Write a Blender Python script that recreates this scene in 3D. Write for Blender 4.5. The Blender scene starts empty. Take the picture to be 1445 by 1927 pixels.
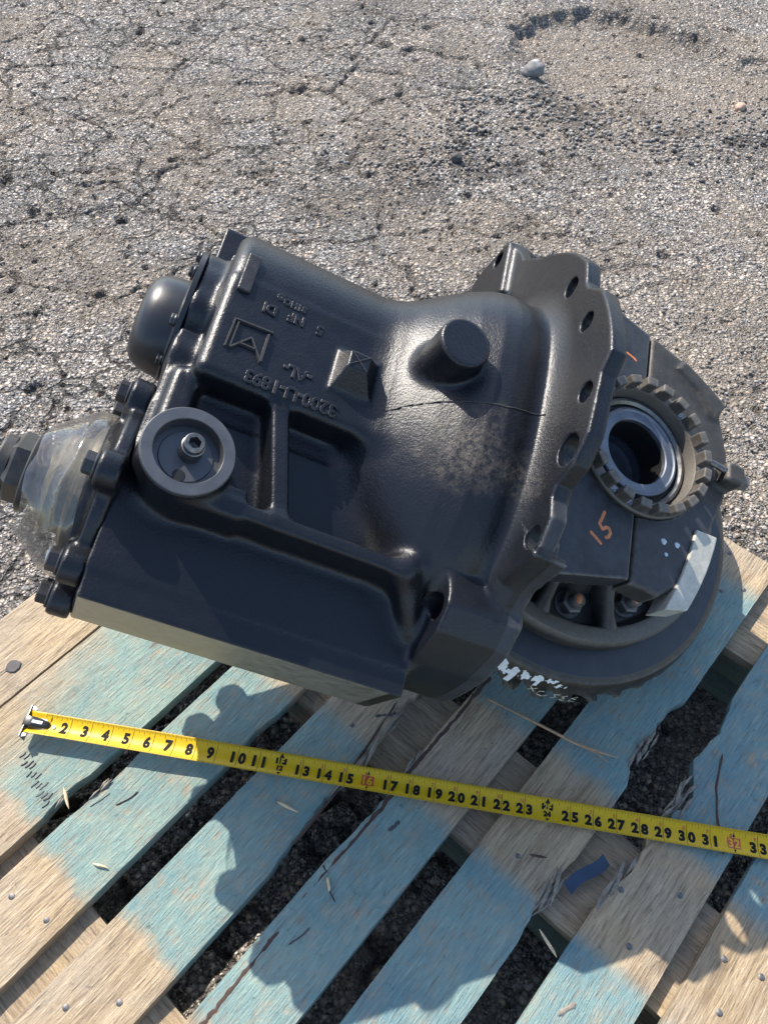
import bpy, bmesh, math, random
import numpy as np
from mathutils import Matrix, Vector, noise as mnoise
random.seed(7); rng = np.random.default_rng(7)
SC = bpy.context.scene; COL = SC.collection
PI = math.pi; R = math.radians

# ------------------------------------------------------------------ camera, sky, sun, exposure
HP = 0.148                                   # height of the pallet's deck above the asphalt
CAM_M = np.array([[0.9999790, -0.0051997, -0.0038588], [-0.0064751, -0.8030156, -0.5959229], [0.0, 0.5959354, -0.8030324]])
cam_d = bpy.data.cameras.new('camera'); cam = bpy.data.objects.new('camera', cam_d); COL.objects.link(cam)
cam_d.sensor_fit = 'VERTICAL'; cam_d.sensor_height = 24.0; cam_d.lens = 1500 / 1927 * 24.0
cam_d.clip_start = 0.01; cam_d.clip_end = 500
mw = Matrix.Identity(4)
for i in range(3):
    mw[i][0] = CAM_M[0][i]; mw[i][1] = -CAM_M[1][i]; mw[i][2] = -CAM_M[2][i]
mw[2][3] = 0.90848 + HP
cam.matrix_world = mw
SC.camera = cam

SUN_AZ, SUN_EL = R(-56 + 180), R(49)      # direction towards the sun, angle from +X
W = bpy.data.worlds.new('World'); SC.world = W; W.use_nodes = True
nt = W.node_tree; bg = nt.nodes['Background']
sky = nt.nodes.new('ShaderNodeTexSky'); sky.sky_type = 'NISHITA'; sky.sun_disc = False
sky.sun_elevation = SUN_EL; sky.sun_rotation = PI / 2 - SUN_AZ
nt.links.new(sky.outputs[0], bg.inputs[0]); bg.inputs[1].default_value = 0.15
sun_d = bpy.data.lights.new('sun', 'SUN'); sun = bpy.data.objects.new('sun', sun_d); COL.objects.link(sun)
sun_d.energy = 4.0; sun_d.angle = R(0.5); sun_d.color = (1.0, 0.93, 0.83)
to_sun = Vector((math.cos(SUN_AZ) * math.cos(SUN_EL), math.sin(SUN_AZ) * math.cos(SUN_EL), math.sin(SUN_EL)))
sun.rotation_euler = to_sun.to_track_quat('Z', 'Y').to_euler(); sun.location = to_sun * 20
SC.view_settings.view_transform = 'Standard'; SC.view_settings.look = 'None'
SC.view_settings.exposure = 1.08; SC.view_settings.gamma = 1.0; SC.view_settings.use_curve_mapping = False

# ------------------------------------------------------------------ helpers
def mesh_obj(name, verts, faces, mat=None, parent=None, loc=None, smooth=False, sharp=None):
    me = bpy.data.meshes.new(name)
    me.from_pydata([tuple(map(float, v)) for v in verts], [], [tuple(map(int, f)) for f in faces]); me.update()
    if smooth: me.shade_smooth()
    if sharp is not None: me.set_sharp_from_angle(angle=R(sharp))
    o = bpy.data.objects.new(name, me); COL.objects.link(o)
    if mat: me.materials.append(mat)
    if parent: o.parent = parent
    if loc is not None: o.location = loc
    return o
def grid_mesh(name, V, quads, mat, parent=None, loc=None, normals=None, smooth=True):
    """fast mesh from numpy vertices and quads"""
    me = bpy.data.meshes.new(name); n = len(quads)
    me.vertices.add(len(V)); me.vertices.foreach_set('co', V.astype(np.float32).ravel())
    me.loops.add(n * 4); me.loops.foreach_set('vertex_index', quads.astype(np.int32).ravel())
    me.polygons.add(n); me.polygons.foreach_set('loop_start', np.arange(0, n * 4, 4, dtype=np.int32))
    me.update(calc_edges=True)
    if smooth: me.shade_smooth()
    if normals is not None: me.normals_split_custom_set_from_vertices(normals.astype(np.float32))
    o = bpy.data.objects.new(name, me); COL.objects.link(o)
    if mat: me.materials.append(mat)
    if parent: o.parent = parent
    if loc is not None: o.location = loc
    return o
def thing(name, label, cat, loc=(0, 0, 0), group=None):
    o = bpy.data.objects.new(name, None); COL.objects.link(o); o.location = loc; o.empty_display_size = .05
    return tag(o, label, cat, group)
def tag(o, label=None, cat=None, group=None, kind=None):
    if label: o['label'] = label
    if cat: o['category'] = cat
    if group: o['group'] = group
    if kind: o['kind'] = kind
    return o
class MB:
    def __init__(s): s.v = []; s.f = []
    def add(s, vs, fs):
        b = len(s.v); s.v += [tuple(v) for v in vs]; s.f += [tuple(i + b for i in f) for f in fs]
    def box(s, x0, x1, y0, y1, z0, z1):
        s.add([(x, y, z) for z in (z0, z1) for y in (y0, y1) for x in (x0, x1)],
              [(0, 2, 3, 1), (4, 5, 7, 6), (0, 1, 5, 4), (2, 6, 7, 3), (0, 4, 6, 2), (1, 3, 7, 5)])
    def lathe(s, prof, frame, n=64, closed=False, a0=0, rmod=None):
        """prof: list of (radius, height); frame(r, ang, h) -> point"""
        m = len(prof)
        vs = []
        for i in range(n):
            a = a0 + 2 * PI * i / n
            for j, (r, h) in enumerate(prof):
                vs.append(frame(r if rmod is None else rmod(r, h, a, j), a, h))
        fs = []
        for i in range(n):
            k = (i + 1) % n
            for j in range(m - 1 if not closed else m):
                l = (j + 1) % m
                fs.append((i * m + j, k * m + j, k * m + l, i * m + l))
        if not closed:
            if prof[0][0] > 1e-6: pass
        s.add(vs, fs)
    def tube(s, pts, rad, n=8, cap=True):
        pts = [Vector(p) for p in pts]; m = len(pts); vs = []
        rads = rad if isinstance(rad, (list, tuple)) else [rad] * m
        up = None
        for i, p in enumerate(pts):
            t = (pts[min(i + 1, m - 1)] - pts[max(i - 1, 0)]).normalized()
            if up is None: up = t.orthogonal().normalized()
            up = (up - t * up.dot(t)).normalized(); w = t.cross(up)
            for k in range(n):
                a = 2 * PI * k / n; vs.append(p + (up * math.cos(a) + w * math.sin(a)) * rads[i])
        fs = [(i * n + k, i * n + (k + 1) % n, (i + 1) * n + (k + 1) % n, (i + 1) * n + k) for i in range(m - 1) for k in range(n)]
        if cap: fs += [tuple(range(n))[::-1], tuple(range((m - 1) * n, m * n))]
        s.add(vs, fs)
    def prism(s, poly, frame, h0, h1):
        """poly: 2D points ccw, frame(x, y, h)"""
        n = len(poly); vs = [frame(x, y, h0) for x, y in poly] + [frame(x, y, h1) for x, y in poly]
        s.add(vs, [tuple(range(n))[::-1], tuple(range(n, 2 * n))] + [(i, (i + 1) % n, n + (i + 1) % n, n + i) for i in range(n)])
    def build(s, name, mat=None, parent=None, loc=None, smooth=False, sharp=None, fix=True):
        o = mesh_obj(name, s.v, s.f, mat, parent, loc)
        if fix:
            bm = bmesh.new(); bm.from_mesh(o.data); bmesh.ops.remove_doubles(bm, verts=bm.verts, dist=1e-7)
            bmesh.ops.recalc_face_normals(bm, faces=bm.faces); bm.to_mesh(o.data); bm.free()
        if smooth: o.data.shade_smooth()
        if sharp is not None: o.data.set_sharp_from_angle(angle=R(sharp))
        return o
def copy_to(src, parent, loc=None, rot=None):
    o = src.copy(); COL.objects.link(o); o.parent = parent
    if loc is not None: o.location = loc
    if rot is not None: o.rotation_euler = rot
    return o

# ---- node material helper
class NM:
    def __init__(s, name):
        s.m = bpy.data.materials.new(name); s.m.use_nodes = True; s.t = s.m.node_tree; s.b = s.t.nodes['Principled BSDF']
        s._tc = None
    def n(s, typ, **kw):
        nd = s.t.nodes.new(typ)
        for k, v in kw.items():
            if k.startswith('i_'): nd.inputs[int(k[2:])].default_value = v
            else: setattr(nd, k, v)
        return nd
    def l(s, a, b): s.t.links.new(a, b)
    @property
    def obj(s):
        if s._tc is None: s._tc = s.n('ShaderNodeTexCoord')
        return s._tc.outputs['Object']
    def mapping(s, scale=(1, 1, 1), loc=None, rot=None, src=None):
        m = s.n('ShaderNodeMapping'); m.inputs['Scale'].default_value = scale
        if rot: m.inputs['Rotation'].default_value = rot
        s.l(src or s.obj, m.inputs['Vector'])
        if loc is not None:
            if isinstance(loc, (tuple, list)): m.inputs['Location'].default_value = loc
            else: s.l(loc, m.inputs['Location'])
        return m.outputs[0]
    def noise(s, vec, scale, detail=4, rough=.55, dist=0, out=0):
        nd = s.n('ShaderNodeTexNoise'); nd.inputs['Scale'].default_value = scale; nd.inputs['Detail'].default_value = detail
        nd.inputs['Roughness'].default_value = rough; nd.inputs['Distortion'].default_value = dist
        s.l(vec, nd.inputs['Vector']); return nd.outputs[out]
    def vor(s, vec, scale, feature='F1', out='Distance', rand=1.0):
        nd = s.n('ShaderNodeTexVoronoi'); nd.feature = feature; nd.inputs['Scale'].default_value = scale
        nd.inputs['Randomness'].default_value = rand; s.l(vec, nd.inputs['Vector']); return nd.outputs[out]
    def ramp(s, fac, stops, interp='LINEAR'):
        nd = s.n('ShaderNodeValToRGB'); cr = nd.color_ramp; cr.interpolation = interp
        while len(cr.elements) > 1: cr.elements.remove(cr.elements[-1])
        for i, (p, c) in enumerate(stops):
            e = cr.elements[0] if i == 0 else cr.elements.new(p)
            e.position = p; c = (c, c, c) if not isinstance(c, (tuple, list)) else c; e.color = (*c[:3], 1)
        s.l(fac, nd.inputs[0]); return nd.outputs[0]
    def mix(s, fac, a, b, mode='MIX'):
        nd = s.n('ShaderNodeMix', data_type='RGBA', blend_type=mode)
        for v, idx in ((fac, 0), (a, 6), (b, 7)):
            if isinstance(v, (int, float)): nd.inputs[idx].default_value = v
            elif isinstance(v, (tuple, list)): nd.inputs[idx].default_value = (*v[:3], 1)
            else: s.l(v, nd.inputs[idx])
        return nd.outputs[2]
    def math(s, op, a, b=None, c=None, clamp=False):
        nd = s.n('ShaderNodeMath', operation=op, use_clamp=clamp)
        for i, v in enumerate((a, b, c)):
            if v is None: continue
            if isinstance(v, (int, float)): nd.inputs[i].default_value = v
            else: s.l(v, nd.inputs[i])
        return nd.outputs[0]
    def sep(s, vec):
        nd = s.n('ShaderNodeSeparateXYZ'); s.l(vec, nd.inputs[0]); return nd.outputs
    def bump(s, h, strength=.5, dist=.001, prev=None):
        nd = s.n('ShaderNodeBump'); nd.inputs['Strength'].default_value = strength; nd.inputs['Distance'].default_value = dist
        s.l(h, nd.inputs['Height'])
        if prev is not None: s.l(prev, nd.inputs['Normal'])
        return nd.outputs[0]
    def set(s, **kw):
        for k, v in kw.items():
            i = s.b.inputs[k.replace('_', ' ')]
            if isinstance(v, (int, float)): i.default_value = v
            elif isinstance(v, (tuple, list)): i.default_value = (*v[:3], 1)
            else: s.l(v, i)
        return s
    def near(s, p, rad, soft=.5, warp=.0, wscale=40):
        """1 inside an uneven patch of radius rad round the local point p"""
        v = s.n('ShaderNodeVectorMath', operation='DISTANCE'); s.l(s.obj, v.inputs[0]); v.inputs[1].default_value = p
        d = v.outputs['Value']
        if warp:
            nz = s.noise(s.obj, wscale, 5, .65); d = s.math('ADD', d, s.math('MULTIPLY', s.math('SUBTRACT', nz, .5), warp))
        mr = s.n('ShaderNodeMapRange'); mr.inputs[1].default_value = rad; mr.inputs[2].default_value = rad * soft
        s.l(d, mr.inputs[0]); return mr.outputs[0]

def paint_mat():
    k = NM('black_enamel')
    fine = k.noise(k.obj, 330, 3, .6); mid = k.noise(k.obj, 60, 4, .6); big = k.noise(k.obj, 9, 5, .6)
    dust = k.ramp(big, [(.52, 0), (.75, .10)])
    base = k.mix(dust, (.0048, .0056, .0085), (.05, .050, .040))
    st1 = k.near((-.212, -.108, .160), .050, .2, .085, 50); st2 = k.near((-.262, -.066, .14), .026, .3, .04, 60); st3 = k.near((-.16, -.125, .17), .03, .2, .06, 45)
    st = k.math('MULTIPLY', k.math('ADD', k.math('ADD', st1, k.math('MULTIPLY', st2, .5)), k.math('MULTIPLY', st3, .5), clamp=True), k.ramp(k.noise(k.obj, 170, 5, .8), [(.40, 0), (.64, .40)]))
    base = k.mix(st, base, (.20, .165, .115)); chip = k.ramp(k.noise(k.obj, 210, 4, .75), [(.70, 0), (.76, .55)]); base = k.mix(chip, base, (.06, .055, .05)); gi = k.n('ShaderNodeNewGeometry'); base = k.mix(k.ramp(k.math('ADD', gi.outputs['Pointiness'], k.math('MULTIPLY', k.math('SUBTRACT', k.noise(k.obj, 120, 5, .75), .5), .10)), [(.535, 0), (.60, .55)]), base, (.075, .07, .062))
    rough = k.math('ADD', k.ramp(mid, [(.3, .27), (.7, .37)]), k.math('MULTIPLY', k.math('ADD', st, dust), .35), clamp=True)
    h = k.math('ADD', k.math('MULTIPLY', k.noise(k.obj, 480, 4, .7), .75), k.math('ADD', k.math('MULTIPLY', fine, .8), k.math('MULTIPLY', mid, .45)))
    k.set(Base_Color=base, Roughness=rough, Normal=k.bump(h, .36, .0012)); k.b.inputs['Specular IOR Level'].default_value = .42
    return k.m
def simple(name, col, rough=.5, metal=0, var=.3, scale=60, bump=.15, spec=.5, bscale=None, wear=None):
    k = NM(name); nz = k.noise(k.obj, scale, 5, .65)
    lo = tuple(c * (1 - var) for c in col); hi = tuple(min(1, c * (1 + var)) for c in col)
    k.set(Base_Color=k.mix(k.ramp(nz, [(.3, 0), (.7, 1)]), lo, hi), Metallic=metal, Roughness=k.ramp(nz, [(.25, rough * .8), (.75, min(1, rough * 1.2))]))
    if bump: k.set(Normal=k.bump(k.noise(k.obj, bscale or scale * 5, 4, .6), bump, .001))
    if wear:
        gi = k.n('ShaderNodeNewGeometry'); pt = k.ramp(k.math('ADD', gi.outputs['Pointiness'], k.math('MULTIPLY', k.math('SUBTRACT', k.noise(k.obj, 140, 4, .7), .5), .06)), [(.515, 0), (.56, .8)])
        old = k.b.inputs['Base Color'].links[0].from_socket; k.l(k.mix(pt, old, wear), k.b.inputs['Base Color'])
    k.b.inputs['Specular IOR Level'].default_value = spec
    return k.m
M = {}
M['paint'] = paint_mat()
M['paint_smooth'] = simple('black_enamel_smooth', (.014, .015, .018), .36, 0, .15, 14, .04)
M['bolt'] = simple('black_bolt', (.016, .016, .018), .42, 0, .25, 200, .08)
M['phosphate'] = simple('dark_phosphate_iron', (.034, .036, .041), .5, .35, .4, 50, .3, wear=(.14, .13, .12))
M['casting'] = simple('brown_grey_casting', (.046, .041, .036), .52, .35, .4, 60, .5, bscale=700, wear=(.15, .135, .115))
M['gear'] = simple('gear_steel', (.036, .039, .047), .42, .45, .18, 50, .06)
M['gear_rim'] = simple('gear_rim_steel', (.050, .042, .034), .45, .45, .35, 60, .2, wear=(.16, .14, .11))
M['steel'] = simple('bright_steel', (.46, .47, .50), .3, 1, .2, 120, .05)
M['steel_dark'] = simple('worn_steel', (.16, .155, .145), .38, .9, .3, 120, .08)
M['race'] = simple('bearing_race_steel', (.15, .165, .19), .48, .75, .25, 60, .05)
M['machined'] = simple('machined_iron', (.105, .107, .112), .42, .65, .12, 40, .05)
M['raw'] = simple('raw_machined_face', (.30, .29, .25), .42, .8, .25, 90, .1)
M['pale'] = simple('pale_machined_bar', (.40, .385, .33), .5, .25, .2, 120, .15)
M['dark'] = simple('hole_shade_black', (.006, .006, .006), .5, 0, .1)  # near black that stands in for the shade inside holes
M['hub'] = simple('yellowed_seal_hub', (.10, .085, .050), .5, .5, .4, 60, .3)
M['orange'] = simple('orange_paint_marker', (.50, .17, .06), .6, 0, .25, 150, .1)
M['white'] = simple('white_paint_marker', (.72, .71, .68), .7, 0, .12, 200, .3)
M['cream'] = simple('cream_scribe', (.58, .54, .40), .6, 0, .2, 200, 0)
M['bluewhite'] = simple('pale_blue_paint', (.42, .48, .52), .7, 0, .2, 300, 0)
M['stampwhite'] = simple('stamped_bright', (.32, .34, .37), .45, .5, .1, 100, 0)
def film_mat():
    k = NM('clear_plastic_film'); t = k.t; t.nodes.remove(k.b); out = [n for n in t.nodes if n.type == 'OUTPUT_MATERIAL'][0]
    tr = k.n('ShaderNodeBsdfTransparent'); tr.inputs[0].default_value = (.93, .93, .92, 1)
    gl = k.n('ShaderNodeBsdfGlossy'); gl.inputs['Roughness'].default_value = .10; gl.inputs[0].default_value = (.95, .95, .95, 1)
    df = k.n('ShaderNodeBsdfDiffuse'); df.inputs[0].default_value = (.75, .74, .72, 1)
    tl = k.n('ShaderNodeBsdfTranslucent'); tl.inputs[0].default_value = (.8, .79, .77, 1)
    nrm = k.bump(k.noise(k.obj, 28, 3, .5, 1.2), .5, .004)
    fr = k.n('ShaderNodeFresnel'); fr.inputs[0].default_value = 1.5
    for nd in (gl, df, fr): k.l(nrm, nd.inputs['Normal'])
    m0 = k.n('ShaderNodeMixShader'); m0.inputs[0].default_value = .5; k.l(df.outputs[0], m0.inputs[1]); k.l(tl.outputs[0], m0.inputs[2])
    haze = k.ramp(k.noise(k.obj, 35, 4, .6), [(.38, .03), (.78, .14)])
    m1 = k.n('ShaderNodeMixShader'); k.l(haze, m1.inputs[0]); k.l(tr.outputs[0], m1.inputs[1]); k.l(m0.outputs[0], m1.inputs[2])
    m2 = k.n('ShaderNodeMixShader'); k.l(k.math('ADD', k.math('MULTIPLY', fr.outputs[0], .75), .03), m2.inputs[0]); k.l(m1.outputs[0], m2.inputs[1]); k.l(gl.outputs[0], m2.inputs[2])
    k.l(m2.outputs[0], out.inputs[0]); return k.m
M['film'] = film_mat()
def wood_mat(name, painted=True, fade=False):
    """object x runs along the board; paint was sprayed on between masked bands"""
    k = NM(name); oi = k.n('ShaderNodeObjectInfo'); rnd = oi.outputs['Random']
    off = k.n('ShaderNodeCombineXYZ'); k.l(k.math('MULTIPLY', rnd, 37.0), off.inputs[1]); k.l(k.math('MULTIPLY', rnd, 11.0), off.inputs[0])
    g = k.mapping((1.6, 26, 26), loc=off.outputs[0]); g2 = k.mapping((14, 170, 170), loc=off.outputs[0]); iso = k.mapping((1, 1, 1), loc=off.outputs[0])
    g3 = k.mapping((26, 270, 270), loc=off.outputs[0])
    n1 = k.noise(g, 2.2, 6, .62, .6); n2 = k.noise(g2, 2.0, 4, .7); n3 = k.noise(iso, 11, 5, .6); n4 = k.noise(iso, 90, 5, .7); n5 = k.noise(g3, 1.6, 4, .7); n6 = k.noise(iso, 34, 5, .7)
    tan = k.mix(k.ramp(n1, [(.28, 0), (.72, 1)]), (.235, .165, .095), (.50, .385, .240))
    tan = k.mix(k.ramp(n3, [(.40, 0), (.66, .7)]), tan, (.33, .275, .21))
    tan = k.mix(k.ramp(n2, [(.34, .6), (.5, 0)]), tan, (.12, .082, .052))
    tan = k.mix(k.ramp(n5, [(.32, .55), (.46, 0)]), tan, (.11, .078, .052)); tan = k.mix(k.ramp(n5, [(.56, 0), (.70, .45)]), tan, (.62, .52, .39))
    tan = k.mix(k.ramp(n6, [(.58, 0), (.72, .55)]), tan, (.17, .15, .13))
    col = tan; tone = k.math('MULTIPLY', oi.outputs['Object Index'], .125, clamp=True)
    if painted:
        xyz = k.sep(k.obj); x = xyz[0]
        xw = k.math('ADD', x, k.math('MULTIPLY', k.math('SUBTRACT', n6, .5), .022))
        xw = k.math('ADD', xw, k.math('MULTIPLY', k.math('SUBTRACT', rnd, .5), .020))
        pm = k.ramp(k.math('ADD', k.math('MULTIPLY', xw, .8), .3), [(.0, 0), (.238, 0), (.250, 1), (.474, 1), (.488, 0), (.588, 0), (.604, 1), (.862, 1), (.885, 0)])
        if fade:      # the sprayer reached only part of the wide board
            yy = k.math('ADD', k.math('SUBTRACT', x, k.math('MULTIPLY', xyz[1], 3.0)), k.math('MULTIPLY', k.math('SUBTRACT', n3, .5), .25)); pm = k.math('MULTIPLY', pm, k.ramp(k.math('ADD', yy, .3), [(.10, .06), (.34, 1)]))
        wmix = k.math('ADD', k.math('MULTIPLY', n4, .30), k.math('ADD', k.math('MULTIPLY', n6, .38), k.math('MULTIPLY', n5, .42)))
        wear = k.ramp(wmix, [(.44, .18), (.51, .72), (.60, .94)])
        pcol = k.mix(k.ramp(n3, [(.3, 0), (.7, 1)]), (.110, .200, .196), (.215, .298, .245)); pblue = k.mix(k.ramp(n3, [(.3, 0), (.7, 1)]), (.072, .192, .246), (.162, .282, .282))
        pc = k.mix(tone, pcol, pblue)
        pc = k.mix(k.ramp(n5, [(.34, .5), (.46, 0)]), pc, (.050, .100, .125)); pc = k.mix(k.ramp(n5, [(.54, 0), (.70, .55)]), pc, (.37, .40, .315))
        col = k.mix(k.math('MULTIPLY', pm, wear), tan, pc)
    kn = k.vor(k.mapping((5, 11, 5), loc=off.outputs[0]), 1.0); col = k.mix(k.ramp(kn, [(.035, .8), (.09, 0)]), col, (.075, .05, .032))
    col = k.mix(k.ramp(n4, [(.63, 0), (.73, .7)]), col, (.06, .055, .05))
    hgt = k.math('ADD', k.math('ADD', k.math('MULTIPLY', n2, .5), k.math('MULTIPLY', n4, .5)), k.math('MULTIPLY', n5, .9))
    k.set(Base_Color=col, Roughness=k.ramp(n1, [(.3, .66), (.7, .85)]), Normal=k.bump(hgt, .85, .0036))
    k.b.inputs['Specular IOR Level'].default_value = .25
    return k.m
M['board'] = wood_mat('sprayed_board'); M['bare'] = wood_mat('bare_board', False); M['half'] = wood_mat('half_sprayed_board', True, True)
M['nail'] = simple('galvanised_nail', (.13, .125, .125), .5, .75, .5, 300, .3)

# ------------------------------------------------------------------ asphalt
def hash2(ix, iy, k):
    h = (ix.astype(np.int64) * 374761393 + iy.astype(np.int64) * 668265263 + k * 974634777) & 0xffffffff
    h = ((h ^ (h >> 13)) * 1274126177) & 0xffffffff
    return ((h ^ (h >> 16)) & 0xffffff).astype(np.float64) / 0xffffff
def vnoise(x, y, s, k=0):
    x = x / s; y = y / s; ix = np.floor(x); iy = np.floor(y); fx = x - ix; fy = y - iy
    fx = fx * fx * (3 - 2 * fx); fy = fy * fy * (3 - 2 * fy); ix = ix.astype(np.int64); iy = iy.astype(np.int64)
    return (hash2(ix, iy, k) * (1 - fx) + hash2(ix + 1, iy, k) * fx) * (1 - fy) + (hash2(ix, iy + 1, k) * (1 - fx) + hash2(ix + 1, iy + 1, k) * fx) * fy
def fbm(x, y, s, o=4, k=0):
    t = 0; a = .5; tot = 0
    for i in range(o): t = t + a * vnoise(x, y, s / 2 ** i, k + 17 * i); tot += a; a *= .55
    return t / tot
def voronoi(x, y, s, k=0):
    x = x / s; y = y / s; ix = np.floor(x).astype(np.int64); iy = np.floor(y).astype(np.int64)
    d1 = np.full(x.shape, 9.0); d2 = np.full(x.shape, 9.0); cid = np.zeros(x.shape)
    for dx in (-1, 0, 1):
        for dy in (-1, 0, 1):
            jx, jy = ix + dx, iy + dy; d = np.hypot(jx + hash2(jx, jy, k) - x, jy + hash2(jx, jy, k + 1) - y); c = hash2(jx, jy, k + 2)
            n = d < d1; d2 = np.where(n, d1, np.minimum(d2, d)); cid = np.where(n, c, cid); d1 = np.where(n, d, d1)
    return d1 * s, d2 * s, cid
POTHOLE = np.array([(0.385, 2.40), (.39, 2.60), (.46, 2.69), (.628, 2.73), (.789, 2.70), (.896, 2.60), (.968, 2.51), (1.029, 2.40), (1.12, 2.36), (1.35, 2.3), (1.4, 2.0),
                    (.98, 1.99), (.767, 1.93), (.584, 2.01), (.464, 2.11), (.411, 2.257)])
def poly_sd(x, y, P):
    d = np.full(x.shape, 9e9); ins = np.zeros(x.shape, bool); n = len(P)
    for i in range(n):
        a = P[i]; b = P[(i + 1) % n]; e = b - a; wx = x - a[0]; wy = y - a[1]
        t = np.clip((wx * e[0] + wy * e[1]) / (e @ e), 0, 1); d = np.minimum(d, np.hypot(wx - e[0] * t, wy - e[1] * t))
        c = ((a[1] > y) != (b[1] > y)) & (x < (b[0] - a[0]) * (y - a[1]) / (b[1] - a[1] + 1e-12) + a[0]); ins ^= c
    return np.where(ins, -d, d)
def ground_height(x, y):
    wx = x + .02 * (fbm(x, y, .09, 3, 5) - .5) * 2; wy = y + .02 * (fbm(x, y, .09, 3, 9) - .5) * 2
    h = .010 * (fbm(x, y, .55, 3, 1) - .5)
    # ravelled areas lose stones
    patch = fbm(x, y, .30, 3, 21); rav = np.clip((patch - .50) / .14, 0, 1)
    band = np.exp(-((x - .15 - .35 * (y - 1.85)) / .42) ** 2) * np.exp(-((y - 1.80) / .26) ** 2); rav = np.clip(rav * .55 + band * .8, 0, 1)
    d1, d2, c = voronoi(x, y, .0105, 40); st = np.clip(1 - d1 / .0075, 0, 1)
    h += .0038 * np.sqrt(st) * (.45 + .9 * c)
    d1b, d2b, cb = voronoi(wx, wy, .021, 60); pit = (cb > .955 - .13 * rav) & (d1b < .0085)
    h -= np.where(pit, .0075, 0) * np.clip((.0095 - d1b) / .004, 0, 1)
    d1c, d2c, cc = voronoi(wx, wy, .045, 66); pit2 = (cc > 1.0 - .055 * rav - .004) & (d1c < .016)
    h -= np.where(pit2, .011, 0) * np.clip((.017 - d1c) / .006, 0, 1)
    h += rav * .007 * (fbm(x, y, .03, 3, 31) - .5)
    # alligator cracks
    crk = np.zeros(x.shape)
    for s, k, dep, wd in ((.16, 80, .007, .0045), (.34, 90, .012, .0075)):
        w1 = x + .055 * (fbm(x, y, .12, 4, k) - .5) * 2; w2 = y + .055 * (fbm(x, y, .12, 4, k + 3) - .5) * 2
        a, b, cid = voronoi(w1 * .8 + .25 * w2, w2 * 1.25, s, k + 7); e = (b - a); on = np.clip((fbm(x, y, .5, 2, k + 5) - .40) / .12, 0, 1) * np.clip(1.1 - (x + .2) / 1.2, .25, 1)
        h -= dep * on * np.clip(1 - e / (wd * (.4 + 1.6 * fbm(x, y, .05, 2, k + 6))), 0, 1) ** .7; crk = np.maximum(crk, on * np.clip(1.25 - e / (wd * (.6 + 1.8 * fbm(x, y, .05, 2, k + 6))), 0, 1))
        h += .005 * (cid - .5) * np.clip(e / .03, 0, 1) * on
    # pothole
    sd = poly_sd(x + .05 * (fbm(x, y, .07, 3, 111) - .5) * 2, y + .045 * (fbm(x, y, .07, 3, 112) - .5) * 2, POTHOLE)
    far = np.clip((y - 2.12) / .28, .0, 1)
    dep = .012 +   .019 * far; wid = .12 * (1 - far) + .030
    h -= dep * np.clip(-sd / wid, 0, 1) ** .8
    ins = np.clip(-sd / .05, 0, 1); h = np.where(sd < 0, h + ins * (.004 * (fbm(x, y, .02, 3, 115) - .5) + .008 * (fbm(x, y, .09, 3, 117) - .5)), h)
    rub = np.exp(-(sd / .06) ** 2) * (1 - far); h += rub * .010 * (fbm(x, y, .035, 3, 119) - .45)
    dirt = np.clip(-sd / .06 + .2, 0, 1) * np.clip(.35 + 1.1 * (fbm(x, y, .15, 3, 121) - .3), 0, 1)
    dirt = np.maximum(dirt, .55 * np.clip((fbm(x, y, .4, 3, 125) - .55) / .12, 0, 1) * np.clip((x + .1) / .6, 0, 1))
    dirt = np.maximum(dirt, .5 * np.clip((fbm(x, y, .22, 4, 141) - .52) / .1, 0, 1))
    dark = np.clip(rav * .75 * np.clip((fbm(x, y, .10, 4, 131) - .42) / .2, 0, 1) + rub * .9 * np.clip((fbm(x, y, .08, 3, 133) - .4) / .2, 0, 1), 0, 1)
    dark = np.maximum(dark, np.clip(crk, 0, 1) * (sd > 0)); dark = np.maximum(dark, np.where(pit | pit2, .8, 0))
    return h, dirt, dark
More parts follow.
